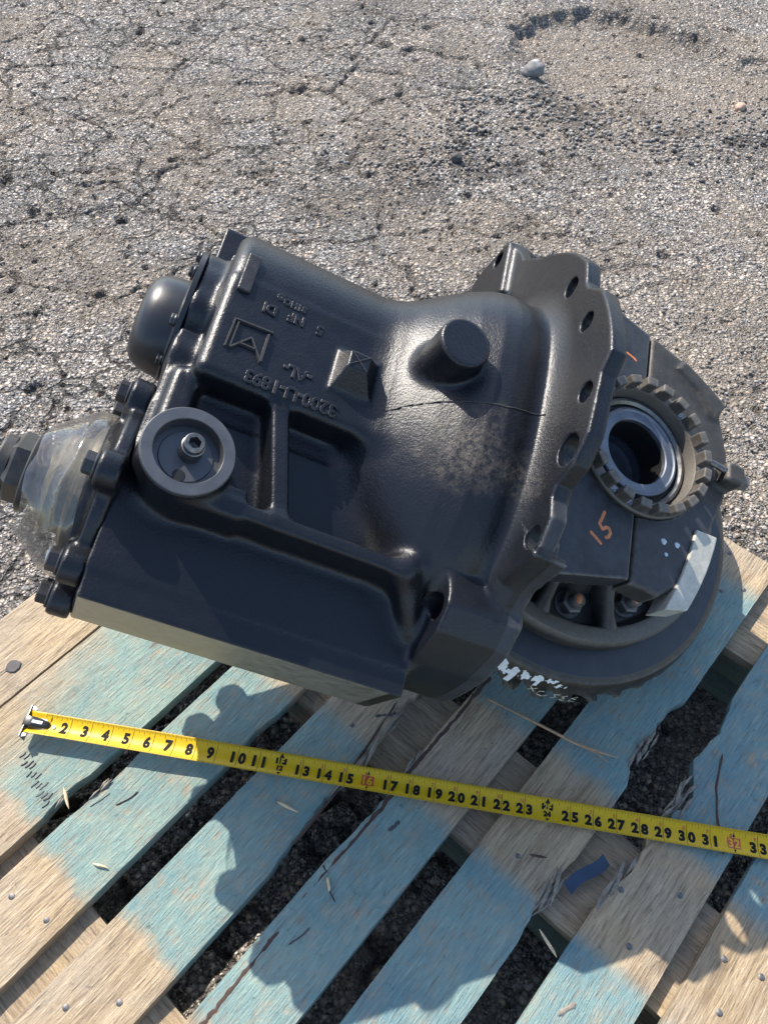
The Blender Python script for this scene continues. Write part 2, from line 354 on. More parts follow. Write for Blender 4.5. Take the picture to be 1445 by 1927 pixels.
def build_ground():
    xs = np.r_[-60, -30, -14, -7, -4, -2.6, -2.0, np.arange(-1.62, 1.625, .0043), 2.0, 2.6, 4, 7, 14, 30, 60]
    yf = [0.12]
    while yf[-1] < 3.1: yf.append(yf[-1] + .0036 + .0014 * max(0, yf[-1] - .6))
    ys = np.r_[-30, -12, -5, -2, -.8, -.2, yf, 3.5, 4.5, 7, 14, 30, 60, 120]
    X, Y = np.meshgrid(xs, ys, indexing='ij'); h, dirt, dark = ground_height(X.ravel(), Y.ravel())
    fade = np.clip((1.9 - np.abs(X.ravel())) / .25, 0, 1) * np.clip((3.4 - Y.ravel()) / .2, 0, 1) * np.clip((Y.ravel() + .1) / .15, 0, 1)
    V = np.stack([X.ravel(), Y.ravel(), h * fade], 1); nx, ny = X.shape
    i = np.arange(nx * ny).reshape(nx, ny); q = np.stack([i[:-1, :-1], i[1:, :-1], i[1:, 1:], i[:-1, 1:]], -1).reshape(-1, 4)
    k = NM('weathered_asphalt')
    at = k.n('ShaderNodeAttribute'); at.attribute_name = 'wear'; ac = k.n('ShaderNodeSeparateColor'); k.l(at.outputs['Color'], ac.inputs[0])
    dirt_o, dark_o = ac.outputs[0], ac.outputs[1]
    warp = k.n('ShaderNodeVectorMath', operation='ADD'); k.l(k.obj, warp.inputs[0])
    wn = k.n('ShaderNodeVectorMath', operation='SCALE'); wn.inputs['Scale'].default_value = .004; k.l(k.noise(k.obj, 120, 2, .5, 0, 1), wn.inputs[0]); k.l(wn.outputs[0], warp.inputs[1])
    p = warp.outputs[0]
    v1 = k.n('ShaderNodeTexVoronoi'); v1.inputs['Scale'].default_value = 135; k.l(p, v1.inputs['Vector'])
    v2 = k.n('ShaderNodeTexVoronoi'); v2.inputs['Scale'].default_value = 300; k.l(p, v2.inputs['Vector'])
    c1 = k.n('ShaderNodeSeparateColor'); k.l(v1.outputs['Color'], c1.inputs[0]); c2 = k.n('ShaderNodeSeparateColor'); k.l(v2.outputs['Color'], c2.inputs[0])
    tone = k.ramp(c1.outputs[0], [(0, (.09, .085, .08)), (.2, (.175, .170, .166)), (.45, (.245, .236, .225)), (.68, (.29, .258, .220)), (.84, (.35, .335, .32)), (.94, (.38, .30, .22)), (1, (.50, .485, .47))])
    tone2 = k.ramp(c2.outputs[1], [(0, (.09, .085, .08)), (.4, (.20, .192, .182)), (.8, (.30, .275, .24)), (1, (.46, .445, .43))])
    big = k.ramp(c1.outputs[1], [(.45, 0), (.5, 1)], 'CONSTANT')
    col = k.mix(big, tone2, tone)
    col = k.mix(k.ramp(c2.outputs[2], [(.925, 0), (.93, .85)], 'CONSTANT'), col, (.022, .021, .021)); col = k.mix(k.ramp(c1.outputs[2], [(.955, 0), (.96, .8)], 'CONSTANT'), col, (.03, .028, .027))
    e1 = k.ramp(v1.outputs['Distance'], [(.35, 0), (.75, 1)]); e2 = k.ramp(v2.outputs['Distance'], [(.4, 0), (.8, 1)])
    edge = k.mix(big, e2, e1)
    col = k.mix(k.math('MULTIPLY', edge, .8), col, (.045, .042, .039))
    blot = k.ramp(k.noise(k.obj, 3.2, 6, .62), [(.35, 1.22), (.65, 1.62)]); col = k.mix(1.0, col, blot, 'MULTIPLY')
    warm = k.ramp(k.noise(k.obj, 5.5, 5, .6), [(.35, (1.0, 1.0, 1.0)), (.65, (1.07, .99, .90))]); col = k.mix(1.0, col, warm, 'MULTIPLY')
    blot2 = k.ramp(k.noise(k.obj, 38, 5, .7), [(.3, .78), (.62, 1.18)]); col = k.mix(1.0, col, blot2, 'MULTIPLY')
    cw = k.n('ShaderNodeVectorMath', operation='SCALE'); cw.inputs['Scale'].default_value = .085; k.l(k.noise(k.obj, 13, 5, .6, 0, 1), cw.inputs[0])
    ca_ = k.n('ShaderNodeVectorMath', operation='ADD'); k.l(k.mapping((.85, 1.25, 0)), ca_.inputs[0]); k.l(cw.outputs[0], ca_.inputs[1])
    cd = k.vor(ca_.outputs[0], 8.5, 'DISTANCE_TO_EDGE'); cwid = k.math('MULTIPLY', k.noise(k.obj, 60, 4, .7), .075)
    cl = k.math('SUBTRACT', 1.0, k.math('DIVIDE', cd, cwid), clamp=True)
    xs_ = k.sep(k.obj); reg = k.math('ADD', k.math('MULTIPLY', xs_[0], -.55), k.math('MULTIPLY', k.noise(k.obj, 2.6, 4, .6), 1.5)); cm = k.ramp(reg, [(.62, 0), (.95, 1)])
    crack = k.math('MULTIPLY', k.math('MULTIPLY', k.ramp(cl, [(.1, 0), (.6, 1)]), cm), k.math('SUBTRACT', 1.0, dirt_o, clamp=True))
    col = k.mix(k.math('MULTIPLY', crack, .85), col, (.030, .028, .026))
    dn = k.ramp(k.noise(k.obj, 150, 5, .75), [(.3, (.20, .160, .118)), (.7, (.35, .292, .228))])
    col = k.mix(k.math('MULTIPLY', dirt_o, .85), col, dn)
    col = k.mix(k.math('MULTIPLY', dark_o, .72), col, (.052, .046, .040))
    hh = k.math('SUBTRACT', k.math('MULTIPLY', k.math('SUBTRACT', 1.0, k.mix(big, v2.outputs['Distance'], v1.outputs['Distance'])), 1.0), k.math('MULTIPLY', edge, .6))
    hh = k.math('ADD', hh, k.math('MULTIPLY', k.noise(k.obj, 420, 3, .6), .5)); hh = k.math('SUBTRACT', hh, k.math('MULTIPLY', crack, 1.6))
    k.set(Base_Color=col, Roughness=.88, Normal=k.bump(hh, .95, .0050)); k.b.inputs['Specular IOR Level'].default_value = .28
    g = grid_mesh('ground', V, q, k.m); tag(g, kind='structure')
    ca = g.data.color_attributes.new('wear', 'FLOAT_COLOR', 'POINT')
    ca.data.foreach_set('color', np.stack([dirt * fade, dark * fade, dirt * 0, dirt * 0 + 1], 1).astype(np.float32).ravel())
    return g
build_ground()

def rock_verts(sz, seed, sub=1):
    bm = bmesh.new(); bmesh.ops.create_icosphere(bm, subdivisions=sub, radius=1)
    r = random.Random(seed); sx, sy, sz_ = sz
    for v in bm.verts:
        n = 1 + .28 * (mnoise.noise(v.co * 1.6 + Vector((seed * 3.1, 0, 0)))) + .12 * mnoise.noise(v.co * 3.7 + Vector((0, seed, 0)))
        v.co = Vector((v.co.x * sx * n, v.co.y * sy * n, v.co.z * sz_ * n))
    vs = [tuple(v.co) for v in bm.verts]; fs = [tuple(v.index for v in f.verts) for f in bm.faces]; bm.free(); return np.array(vs), fs
def stone_mat(name, ramp):
    k = NM(name); gi = k.n('ShaderNodeNewGeometry')
    c = k.ramp(gi.outputs['Random Per Island'], ramp); c = k.mix(1.0, c, k.ramp(k.noise(k.obj, 260, 4, .7), [(.3, .7), (.7, 1.15)]), 'MULTIPLY')
    k.set(Base_Color=c, Roughness=.85, Normal=k.bump(k.noise(k.obj, 500, 3), .3, .001)); return k.m
M['gravel'] = stone_mat('loose_gravel', [(0, (.09, .085, .08)), (.3, (.15, .143, .135)), (.6, (.21, .195, .175)), (.85, (.25, .21, .165)), (1, (.36, .34, .32))])
def build_gravel():
    base = [rock_verts((1, .8, .6), s, 1) for s in range(6)]
    V = []; F = []; nb = 0
    def put(x, y, s):
        nonlocal nb
        b, fs = base[random.randrange(6)]; a = random.random() * 2 * PI; c, sn = math.cos(a), math.sin(a)
        p = np.stack([b[:, 0] * c - b[:, 1] * sn, b[:, 0] * sn + b[:, 1] * c, b[:, 2]], 1) * s
        V.append((p, x, y, s)); F.extend([(f[0] + nb, f[1] + nb, f[2] + nb) for f in fs]); nb += len(b)
    for i in range(5200):
        y = random.uniform(.15, 2.9); x = random.uniform(-.62 - .3 * y, .62 + .3 * y)
        put(x, y, random.choice((.0018, .0022, .0028, .0035)) * random.uniform(.8, 1.25))
    for i in range(2600):
        x = random.uniform(.05, 1.0); y = random.uniform(.0, 1.3); put(x, y, random.uniform(.002, .0048))
    for i in range(900):                      # rubble round the pothole's near edge
        t = random.random(); x = .18 + t * .95 + random.gauss(0, .05); y = 2.02 + .06 * math.sin(t * 7) + random.gauss(0, .09); put(x, y, random.uniform(.003, .008))
    for i in range(420):
        x = random.gauss(.16, .12); y = random.gauss(1.88, .09); put(x, y, random.uniform(.003, .006))
    xs = np.array([v[1] for v in V]); ys = np.array([v[2] for v in V]); hz = ground_height(xs, ys)[0]
    P = np.concatenate([v[0] + np.array([v[1], v[2], hz[i] + v[3] * .35]) for i, v in enumerate(V)])
    me = bpy.data.meshes.new('loose_gravel'); n = len(F); me.vertices.add(len(P)); me.vertices.foreach_set('co', P.astype(np.float32).ravel())
    me.loops.add(n * 3); me.loops.foreach_set('vertex_index', np.array(F, np.int32).ravel()); me.polygons.add(n); me.polygons.foreach_set('loop_start', np.arange(0, n * 3, 3, dtype=np.int32)); me.update(calc_edges=True)
    me.materials.append(M['gravel']); o = bpy.data.objects.new('loose_gravel', me); COL.objects.link(o); tag(o, 'loose grey gravel scattered over the cracked asphalt', kind='stuff')
build_gravel()
def stone(x, y, sz, seed, col, label, group=None):
    v, f = rock_verts(sz, seed, 3); h = ground_height(np.array([x]), np.array([y]))[0][0]
    o = mesh_obj('stone', v, f, simple('stone_surface', col, .85, 0, .25, 150, .4), None, (x, y, h + sz[2] * .6), smooth=True)
    o.rotation_euler = (0, 0, seed * 1.3); return tag(o, label, 'stone', group)
stone(.439, 2.39, (.022, .016, .014), 3, (.33, .33, .33), 'pale grey stone lying farthest in at the left end of the pothole')
stone(.423, 2.30, (.030, .024, .020), 5, (.17, .165, .16), 'large grey lump of asphalt on the near left edge of the pothole')
stone(.952, 2.12, (.016, .013, .010), 8, (.42, .28, .20), 'small pinkish stone on the dusty ground right of the pothole')
stone(-.236, 2.521, (.013, .009, .008), 11, (.20, .155, .11), 'small brown pebble alone on the cracked asphalt at the top')
stone(.183, 1.853, (.012, .014, .013), 13, (.05, .05, .05), 'small black lump on the ravelled asphalt behind the gear housing')

# ------------------------------------------------------------------ pallet
PHI = R(48.2064)
pallet = thing('pallet', 'weathered wooden pallet with blue sprayed deck boards on the asphalt under the gear housing', 'pallet', (0, 0, 0)); pallet.rotation_euler = (0, 0, PHI)
def board(name, x0, x1, y0, y1, ztop, th, mat, seed, jag=.0006, notches=(), parent=None, seg=.008, axis='x', warp=.002):
    """a sawn board along local x, with uneven edges; notches: (x, side, depth, half-length)"""
    nx = max(8, int((x1 - x0) / seg)); ny = 8; xs = np.linspace(x0, x1, nx + 1); ym = (y0 + y1) / 2
    def edge(x, side):
        e = (y0 if side < 0 else y1) + jag * 1.0 * (fbm(np.array([x]), np.array([seed * 3.7 + side]), .05, 3, seed)[0] - .5) + jag * .9 * (fbm(np.array([x]), np.array([seed * 1.7 + side]), .012, 2, seed + 5)[0] - .5)
        for (nxp, sd, dp, hl) in notches:
            if sd == side: e -= side * dp * max(0, 1 - abs(x - nxp) / hl) ** .6 * (.75 + .5 * hash2(np.array([int(x * 400)]), np.array([seed]), 3)[0])
        return e
    top = []; bot = []
    for x in xs:
        a, b = edge(x, -1), edge(x, 1)
        w = warp * math.sin(3.1 * x + seed)
        for j in range(ny + 1):
            t = j / ny; y = a + (b - a) * t; rd = .0016 if j in (0, ny) else 0
            cup = .0012 * (2 * t - 1) ** 2
            top.append((x, y - ym, ztop + w * .3 + cup - rd - .0004 * (fbm(np.array([x]), np.array([y]), .02, 2, seed)[0])))
            bot.append((x, y - ym, ztop - th + w * .3))
    V = np.array(top + bot); n = (nx + 1) * (ny + 1); F = []
    I = lambda i, j: i * (ny + 1) + j
    for i in range(nx):
        for j in range(ny):
            F.append((I(i, j), I(i + 1, j), I(i + 1, j + 1), I(i, j + 1))); F.append((n + I(i, j), n + I(i, j + 1), n + I(i + 1, j + 1), n + I(i + 1, j)))
        F.append((I(i, 0), n + I(i, 0), n + I(i + 1, 0), I(i + 1, 0))); F.append((I(i, ny), I(i + 1, ny), n + I(i + 1, ny), n + I(i, ny)))
    for j in range(ny):
        F.append((I(0, j), I(0, j + 1), n + I(0, j + 1), n + I(0, j))); F.append((I(nx, j), n + I(nx, j), n + I(nx, j + 1), I(nx, j + 1)))
    o = mesh_obj(name, V, F, mat, parent or pallet, (0, ym, 0), smooth=True, sharp=40)
    return o
nail_src = None
def nail(b, x, y, z):
    global nail_src
    if nail_src is None:
        m = MB(); m.lathe([(0, .0012), (.0022, .0011), (.0033, .0006), (.0036, -.001), (.0036, -.004)], lambda r, a, h: (r * math.cos(a), r * math.sin(a), h), 14)
        nail_src = m.build('nail_head', M['nail'], b, (x, y - b.location.y, z), smooth=True, sharp=50); return
    o = copy_to(nail_src, b, (x, y - b.location.y, z)); o.rotation_euler = (random.uniform(-.12, .12), random.uniform(-.12, .12), 0)
DECK = [(.604, .707, 'bare', ()), (.454, .601, 'half', ((-.03, -1, .005, .03),)), (.346, .433, 'board', ((.01, 1, .004, .05), (.16, -1, .004, .03))),
        (.224, .313, 'board', ((.30, -1, .016, .10), (.16, -1, .010, .09))), (.107, .188, 'board', ((.55, -1, .006, .05), (.2, 1, .004, .08))),
        (-.012, .0755, 'board', ((.445, -1, .016, .045), (.50, -1, .010, .03), (.24, -1, .006, .05))), (-.136, -.052, 'board', ((.42, 1, .022, .05), (.33, 1, .012, .05), (.52, 1, .008, .05))),
        (-.242, -.156, 'board', ((.55, 1, .005, .04),)), (-.362, -.277, 'board', ()), (-.515, -.400, 'board', ())]
TH = .0175
NAILS = {1: [(-.13, .48), (-.15, .56)], 2: [(-.119, .363), (-.13, .41), (.27, .37), (.31, .40)], 3: [(-.151, .284), (-.114, .248), (.242, .269), (.31, .29), (.28, .247)], 4: [(.321, .179), (.323, .134), (.25, .149), (-.14, .15), (-.12, .125)],
         5: [(.253, .037), (.33, .02), (.30, .062), (.70, .03), (.762, .05), (.72, .008)], 6: [(.297, -.064), (.333, -.113), (.257, -.098), (.70, -.08), (.74, -.11)], 7: [(.265, -.193), (.32, -.21), (.31, -.175)], 0: [(-.12, .64), (-.14, .68)], 8: [(.28, -.3)], 9: [(.28, -.45)]}
for i, (a, b, mt, nt_) in enumerate(DECK):
    o = board('deck_board', -.205 + random.uniform(-.006, .006), .784 + random.uniform(-.004, .004), a, b, HP, TH, M[mt], i + 3, notches=nt_)
    o.pass_index = i
    for (x, y) in NAILS.get(i, ()): nail(o, x, y, HP - .0006)
def ribbon(board_o, name, pts, w, mat, lift=.0006, seed=0, rough=.28, seg=6):
    P = []
    for i in range(len(pts) - 1):
        for q in range(seg): t = q / seg; P.append((pts[i][0] * (1 - t) + pts[i + 1][0] * t, pts[i][1] * (1 - t) + pts[i + 1][1] * t))
    P.append(pts[-1]); vs = []; fs = []; N = len(P)
    for i, p in enumerate(P):
        q = P[min(i + 1, N - 1)]; o_ = P[max(i - 1, 0)]; dx, dy = q[0] - o_[0], q[1] - o_[1]; L = math.hypot(dx, dy) or 1; ww = w * (1 + rough * 2 * mnoise.noise(Vector((i * .45, seed, 0)))) * (.25 if i in (0, N - 1) else 1); of = w * rough * mnoise.noise(Vector((i * .3, seed, 9)))
        for sd, hh in ((-1, -.0006), (-.5, .0003), (.5, .0003), (1, -.0006)): vs.append((p[0] - dy / L * (ww / 2 * sd + of), p[1] + dx / L * (ww / 2 * sd + of) - board_o.location.y, HP + lift + hh))
    for i in range(N - 1):
        for j in range(3): a = i * 4 + j; fs.append((a, a + 4, a + 5, a + 1))
    return mesh_obj(name, vs, fs, mat, board_o, smooth=True)
M['bark'] = simple('reddish_bark', (.055, .030, .022), .85, 0, .5, 180, .6); M['scuff'] = simple('black_scuff', (.045, .045, .05), .6, 0, .5, 300, .3); M['torn'] = simple('torn_wood', (.20, .175, .145), .85, 0, .4, 250, .5)
M['bluespot'] = simple('thick_blue_paint', (.06, .22, .34), .7, 0, .5, 300, .4)
DB = {i: o for i, o in zip(range(99), [c for c in pallet.children if c.name.startswith('deck_board')])}
ribbon(DB[4], 'bark_strip', [(.40, .184), (.33, .182), (.26, .1825), (.19, .179), (.10, .1785), (.02, .177), (-.05, .174), (-.09, .1735), (-.15, .171)], .0062, M['bark'], seed=3, seg=22, rough=.35)
ribbon(DB[4], 'split', [(.108, .187), (.104, .176), (.094, .164), (.090, .152)], .0022, M['bark'], seed=5)
ribbon(DB[3], 'split', [(.345, .262), (.29, .247), (.24, .240), (.19, .232), (.15, .228), (.10, .226)], .0035, M['bark'], seed=8)
for i in range(15):
    t = i / 14; cx0, cy0 = -.036 - .012 * t + .012 * math.sin(i * 2.1) * .3, .531 - .068 * t
    ribbon(DB[1], 'scuff_mark', [(cx0 - .004 - random.uniform(0, .003), cy0 + random.uniform(-.001, .001)), (cx0, cy0 - .0008), (cx0 + .003 + random.uniform(0, .004), cy0 + random.uniform(-.001, .001))], random.uniform(.0010, .0026), M['scuff'], .0004, i)
ribbon(DB[3], 'stain', [(.268, .256), (.279, .247), (.288, .240)], .005, M['scuff'], .0005, 4, .5)
ribbon(DB[4], 'knot', [(.180, .158), (.190, .156), (.196, .155)], .006, M['scuff'], .0005, 21, .5)
ribbon(DB[4], 'knot', [(.030, .160), (.046, .156), (.056, .155)], .003, M['scuff'], .0004, 23, .4)
ribbon(DB[2], 'knot', [(.000, .404), (.012, .399), (.026, .397)], .0013, M['bark'], .0006, 27, .35); ribbon(DB[2], 'knot', [(-.02, .424), (-.008, .421), (.004, .419)], .0016, M['scuff'], .0004, 29, .35)
ribbon(DB[5], 'split', [(.262, .028), (.272, .012)], .003, M['bark'], .0006, 33); ribbon(DB[5], 'split', [(.02, .055), (.035, .047)], .004, M['bark'], .0006, 35)
ribbon(DB[6], 'split', [(.50, -.075), (.46, -.088), (.43, -.105), (.40, -.128)], .0025, M['bark'], .0006, 37); ribbon(DB[6], 'split', [(.16, -.078), (.18, -.084)], .005, M['torn'], .0008, 39)
ribbon(DB[8], 'split', [(.2, -.3), (.3, -.31)], .003, M['bark'], .0006, 41)
def torn(board_o, x, y, L, n, seed, spread=.006):
    m = MB(); r = random.Random(seed)
    for i in range(int(n * .55)):
        x0 = x + r.uniform(-L, L) * .6; y0 = y - board_o.location.y + r.uniform(-spread, spread); l = r.uniform(.3, 1) * L; a = r.gauss(0, .16); z = HP + r.uniform(-.006, .002)
        m.tube([(x0 - l / 2 * math.cos(a), y0 - l / 2 * math.sin(a), z), (x0, y0, z + r.uniform(0, .003)), (x0 + l / 2 * math.cos(a), y0 + l / 2 * math.sin(a), z + r.uniform(0, .004))], [.0005, r.uniform(.0012, .0030), .0003], 5)
    o = m.build('torn_fibres', M['torn'], board_o, smooth=True); tag(o, kind='stuff'); return o
torn(DB[5], .445, -.004, .035, 26, 1); torn(DB[5], .24, -.009, .045, 24, 2); torn(DB[6], .42, -.066, .04, 30, 3, .008); torn(DB[3], .24, .234, .07, 22, 4, .004); torn(DB[6], .30, -.058, .05, 22, 5, .006); torn(DB[2], .0, .431, .02, 8, 6, .003); torn(DB[1], -.03, .457, .02, 8, 7, .003); torn(DB[4], .24, .186, .05, 12, 8, .003)
def cross(name, x0, x1, y0, y1, ztop, th, mat, seed):
    o = board(name, y0, y1, -(x1 - x0) / 2, (x1 - x0) / 2, ztop, th, mat, seed)          # built along local x, then turned across the deck
    o.rotation_euler = (0, 0, PI / 2); o.location = ((x0 + x1) / 2, 0, 0); return o
for j, (x0, x1) in enumerate(((-.205, -.082), (.229, .352), (.640, .784))):
    cross('stringer_board', x0, x1, -.515, .707, HP - TH - .0012, .017, M['bare' if j != 1 else 'bare'], 31 + j)
    xm = (x0 + x1) / 2
    cross('stringer', xm - .040, xm + .040, -.51, .702, HP - TH - .0195, .088, M['board'], 41 + j)
    cross('bottom_board', x0 + .006, x1 - .010, -.513, .705, .0215, .0165, M['board'], 51 + j)

# small things lying on the deck
def on_deck(x, y): c, s = math.cos(PHI), math.sin(PHI); return (x * c - y * s, x * s + y * c)
M['straw'] = simple('dry_straw', (.36, .22, .12), .6, 0, .3, 120, .2); M['chip'] = simple('raw_wood_chip', (.52, .40, .25), .7, 0, .25, 150, .3)
m = MB(); pts = [(.373, .168), (.383, .12), (.391, .075), (.394, .058), (.404, .033), (.412, .012)]; zz = [.004, .006, .009, .010, .008, .010]
m.tube([(*on_deck(*p), HP + z) for p, z in zip(pts, zz)], [.0008, .0015, .0017, .0016, .0013, .0005], 7)
m.tube([(*on_deck(*p), HP + z) for p, z in zip([(.394, .058), (.401, .034), (.402, .018)], [.009, .008, .0055])], [.001, .0009, .0004], 6)
tag(m.build('straw', M['straw'], smooth=True), 'thin forked reddish straw lying across two deck boards below the gear', 'straw')
def splinter(x, y, L, ang, label, w=.0018, z=.0022):
    m = MB(); pts = []
    for i in range(6):
        t = i / 5 - .5; a = ang; pts.append((*on_deck(x + t * L * math.cos(a), y + t * L * math.sin(a) + .002 * math.sin(4 * t)), HP + z + .0008 * math.sin(3 * t + 1)))
    m.tube(pts, [w * .2, w * .8, w, w * .9, w * .7, w * .15], 5); tag(m.build('wood_splinter', M['chip']), label, 'splinter', 'wood splinters on the deck')
splinter(.125, .258, .030, -1.35, 'thin pale splinter on the blue board below the 12 inch mark of the tape')
splinter(-.05, .364, .022, -1.2, 'pale splinter on the tan end of the second board at the left')
splinter(-.032, .450, .030, -1.9, 'curled pale splinter at the board edge left, below the first tape inches', z=.004)
splinter(.098, .169, .012, .6, 'tiny pale splinter on the blue board left of the brown cracked board')
splinter(.205, -.035, .026, 1.2, 'whitish torn splinter in the gap beside the blue strap scrap', z=.001)
# leaf
m = MB(); lf = [(0, 0), (.006, .007), (.011, .009), (.017, .006), (.022, 0), (.017, -.007), (.010, -.009), (.005, -.006)]
lx, ly = on_deck(.015, .633)
m.prism(lf, lambda x, y, h: (lx + x * .8 - y * .5 - .008, ly + x * .5 + y * .8, HP + .0015 + h + .06 * abs(y) ), 0, .0005)
m.tube([(lx - .008, ly, HP + .0019), (lx - .018, ly - .010, HP + .0022)], .0005, 5)
tag(m.build('dead_leaf', simple('dark_dead_leaf', (.045, .04, .042), .7, 0, .3, 200, .3)), 'small dark dead leaf on the bare tan board at the left', 'leaf')
# scrap of blue strapping wedged in the gap
m = MB(); n = 12; vs = []; fs = []
for i in range(n + 1):
    t = i / n; x, y = .262 + .052 * t, -.022 - .014 * t + .002 * math.sin(6 * t); z = HP - .004 + .010 * math.sin(PI * t) * .5
    for w in (-.006, .006): px, py = on_deck(x + w * .3, y + w); vs.append((px, py, z + w * .25)); vs.append((px, py, z + w * .25 - .0008))
for i in range(n): a = i * 4; b = a + 4; fs += [(a, a + 2, b + 2, b), (a + 1, b + 1, b + 3, a + 3), (a, b, b + 1, a + 1), (a + 2, a + 3, b + 3, b + 2)]
m.add(vs, fs); tag(m.build('strap_scrap', simple('blue_strapping', (.012, .032, .065), .4, 0, .2, 60, .05), smooth=True, sharp=40), 'short scrap of dark blue plastic strapping in the gap beneath the tape', 'strap')

# ------------------------------------------------------------------ tape measure
M['tape'] = simple('yellow_tape', (.55, .35, .006), .42, 0, .06, 300, .02, .3); M['ink'] = simple('black_ink', (.012, .012, .012), .75, 0, .1, 300, 0, .15); M['red'] = simple('red_ink', (.44, .06, .03), .45, 0, .1, 300, 0)
M['hook'] = simple('nickel_hook', (.42, .41, .40), .3, .95, .2, 100, .06); M['rivet_cover'] = simple('black_hook_cover', (.012, .012, .012), .28, 0, .15, 80, .04)
INCH = .025036
pA = Vector((-.36549, .35062, .019)); pB = Vector((.39948, .22029, .006)); dT = (pB - pA).normalized(); origin = pA - dT * (2 * INCH)
tape = thing('tape_measure', 'yellow tape measure blade stretched across the pallet boards, hook end at the left', 'tape measure', origin + Vector((0, 0, HP)))
xa = dT; ya = Vector((0, 0, 1)).cross(xa).normalized(); za = xa.cross(ya)
tape.matrix_world = Matrix(((xa.x, ya.x, za.x, origin.x), (xa.y, ya.y, za.y, origin.y), (xa.z, ya.z, za.z, origin.z + HP), (0, 0, 0, 1)))
HWID = .0129
def tz(x, y): return .0042 * (y / HWID) ** 2 - .0022 + .0010 * math.sin(x * 7.0)
V = []; F = []; NX, NY = 120, 14
for i in range(NX + 1):
    x = -.002 + i / NX * (37.6 * INCH)
    for j in range(NY + 1):
        y = -HWID + 2 * HWID * j / NY; V.append((x, y, tz(x, y)))
for i in range(NX):
    for j in range(NY): a = i * (NY + 1) + j; F.append((a, a + NY + 1, a + NY + 2, a + 1))
blade = mesh_obj('blade', V, F, M['tape'], tape, smooth=True)
so = blade.modifiers.new('thickness', 'SOLIDIFY'); so.thickness = .00025; so.offset = -1
def text_verts(body, size, bold=0., extrude=0., bevel=0., align='CENTER', res=3, space=1.0):
    cu = bpy.data.curves.new('txt', 'FONT'); cu.body = body; cu.size = size; cu.offset = bold; cu.extrude = extrude; cu.bevel_depth = bevel; cu.bevel_resolution = 1
    cu.align_x = align; cu.align_y = 'CENTER'; cu.resolution_u = res; cu.space_character = space; cu.fill_mode = 'BOTH' if extrude else 'FRONT'
    o = bpy.data.objects.new('txt', cu); COL.objects.link(o)
    me = o.to_mesh(); v = np.array([tuple(p.co) for p in me.vertices]) if len(me.vertices) else np.zeros((0, 3)); f = [tuple(p.vertices) for p in me.polygons]
    o.to_mesh_clear(); bpy.data.objects.remove(o); bpy.data.curves.remove(cu); return v, f
class Print:
    def __init__(s, lift): s.m = MB(); s.lift = lift
    def put(s, vs, fs): s.m.add([(x, y, tz(x, y) + s.lift) for x, y in vs], fs)
    def bar(s, x0, y0, x1, y1, w):
        n = max(1, int(abs(y1 - y0) / .004)); vs = []; fs = []
        dx, dy = x1 - x0, y1 - y0; L = math.hypot(dx, dy); px, py = -dy / L * w / 2, dx / L * w / 2
        for i in range(n + 1): t = i / n; vs += [(x0 + dx * t + px, y0 + dy * t + py), (x0 + dx * t - px, y0 + dy * t - py)]
        for i in range(n): fs.append((2 * i + 1, 2 * i + 3, 2 * i + 2, 2 * i))
        s.put(vs, fs)
    def text(s, body, size, x, y, bold, sx=1.0, space=1.0):
        v, f = text_verts(body, size, bold, space=space)
        if len(v): c = (v[:, :2].min(0) + v[:, :2].max(0)) / 2; s.put([((p[0] - c[0]) * sx + x, p[1] - c[1] + y * .80) for p in v], f)
    def rect(s, x0, x1, y0, y1):
        n = 4; vs = []; fs = []; y0 *= .84; y1 *= .84
        for i in range(n + 1): y = y0 + (y1 - y0) * i / n; vs += [(x0, y), (x1, y)]
        for i in range(n): fs.append((2 * i, 2 * i + 1, 2 * i + 3, 2 * i + 2))
        s.put(vs, fs)
blk = Print(.00022)
def flush(p, name, mat):
    if p.m.v: p.m.build(name, mat, blade, fix=False)
for i in range(12, 38 * 16):
    x = i * INCH / 16
    if i % 16 == 0: continue
    L = .0058 if i % 8 == 0 else .0043 if i % 4 == 0 else .0033 if i % 2 == 0 else .0023
    blk.bar(x, HWID - .0002, x, HWID - L, .00032)
    if x > .03: blk.bar(x, -HWID + .0002, x, -HWID + L * .62, .00026)
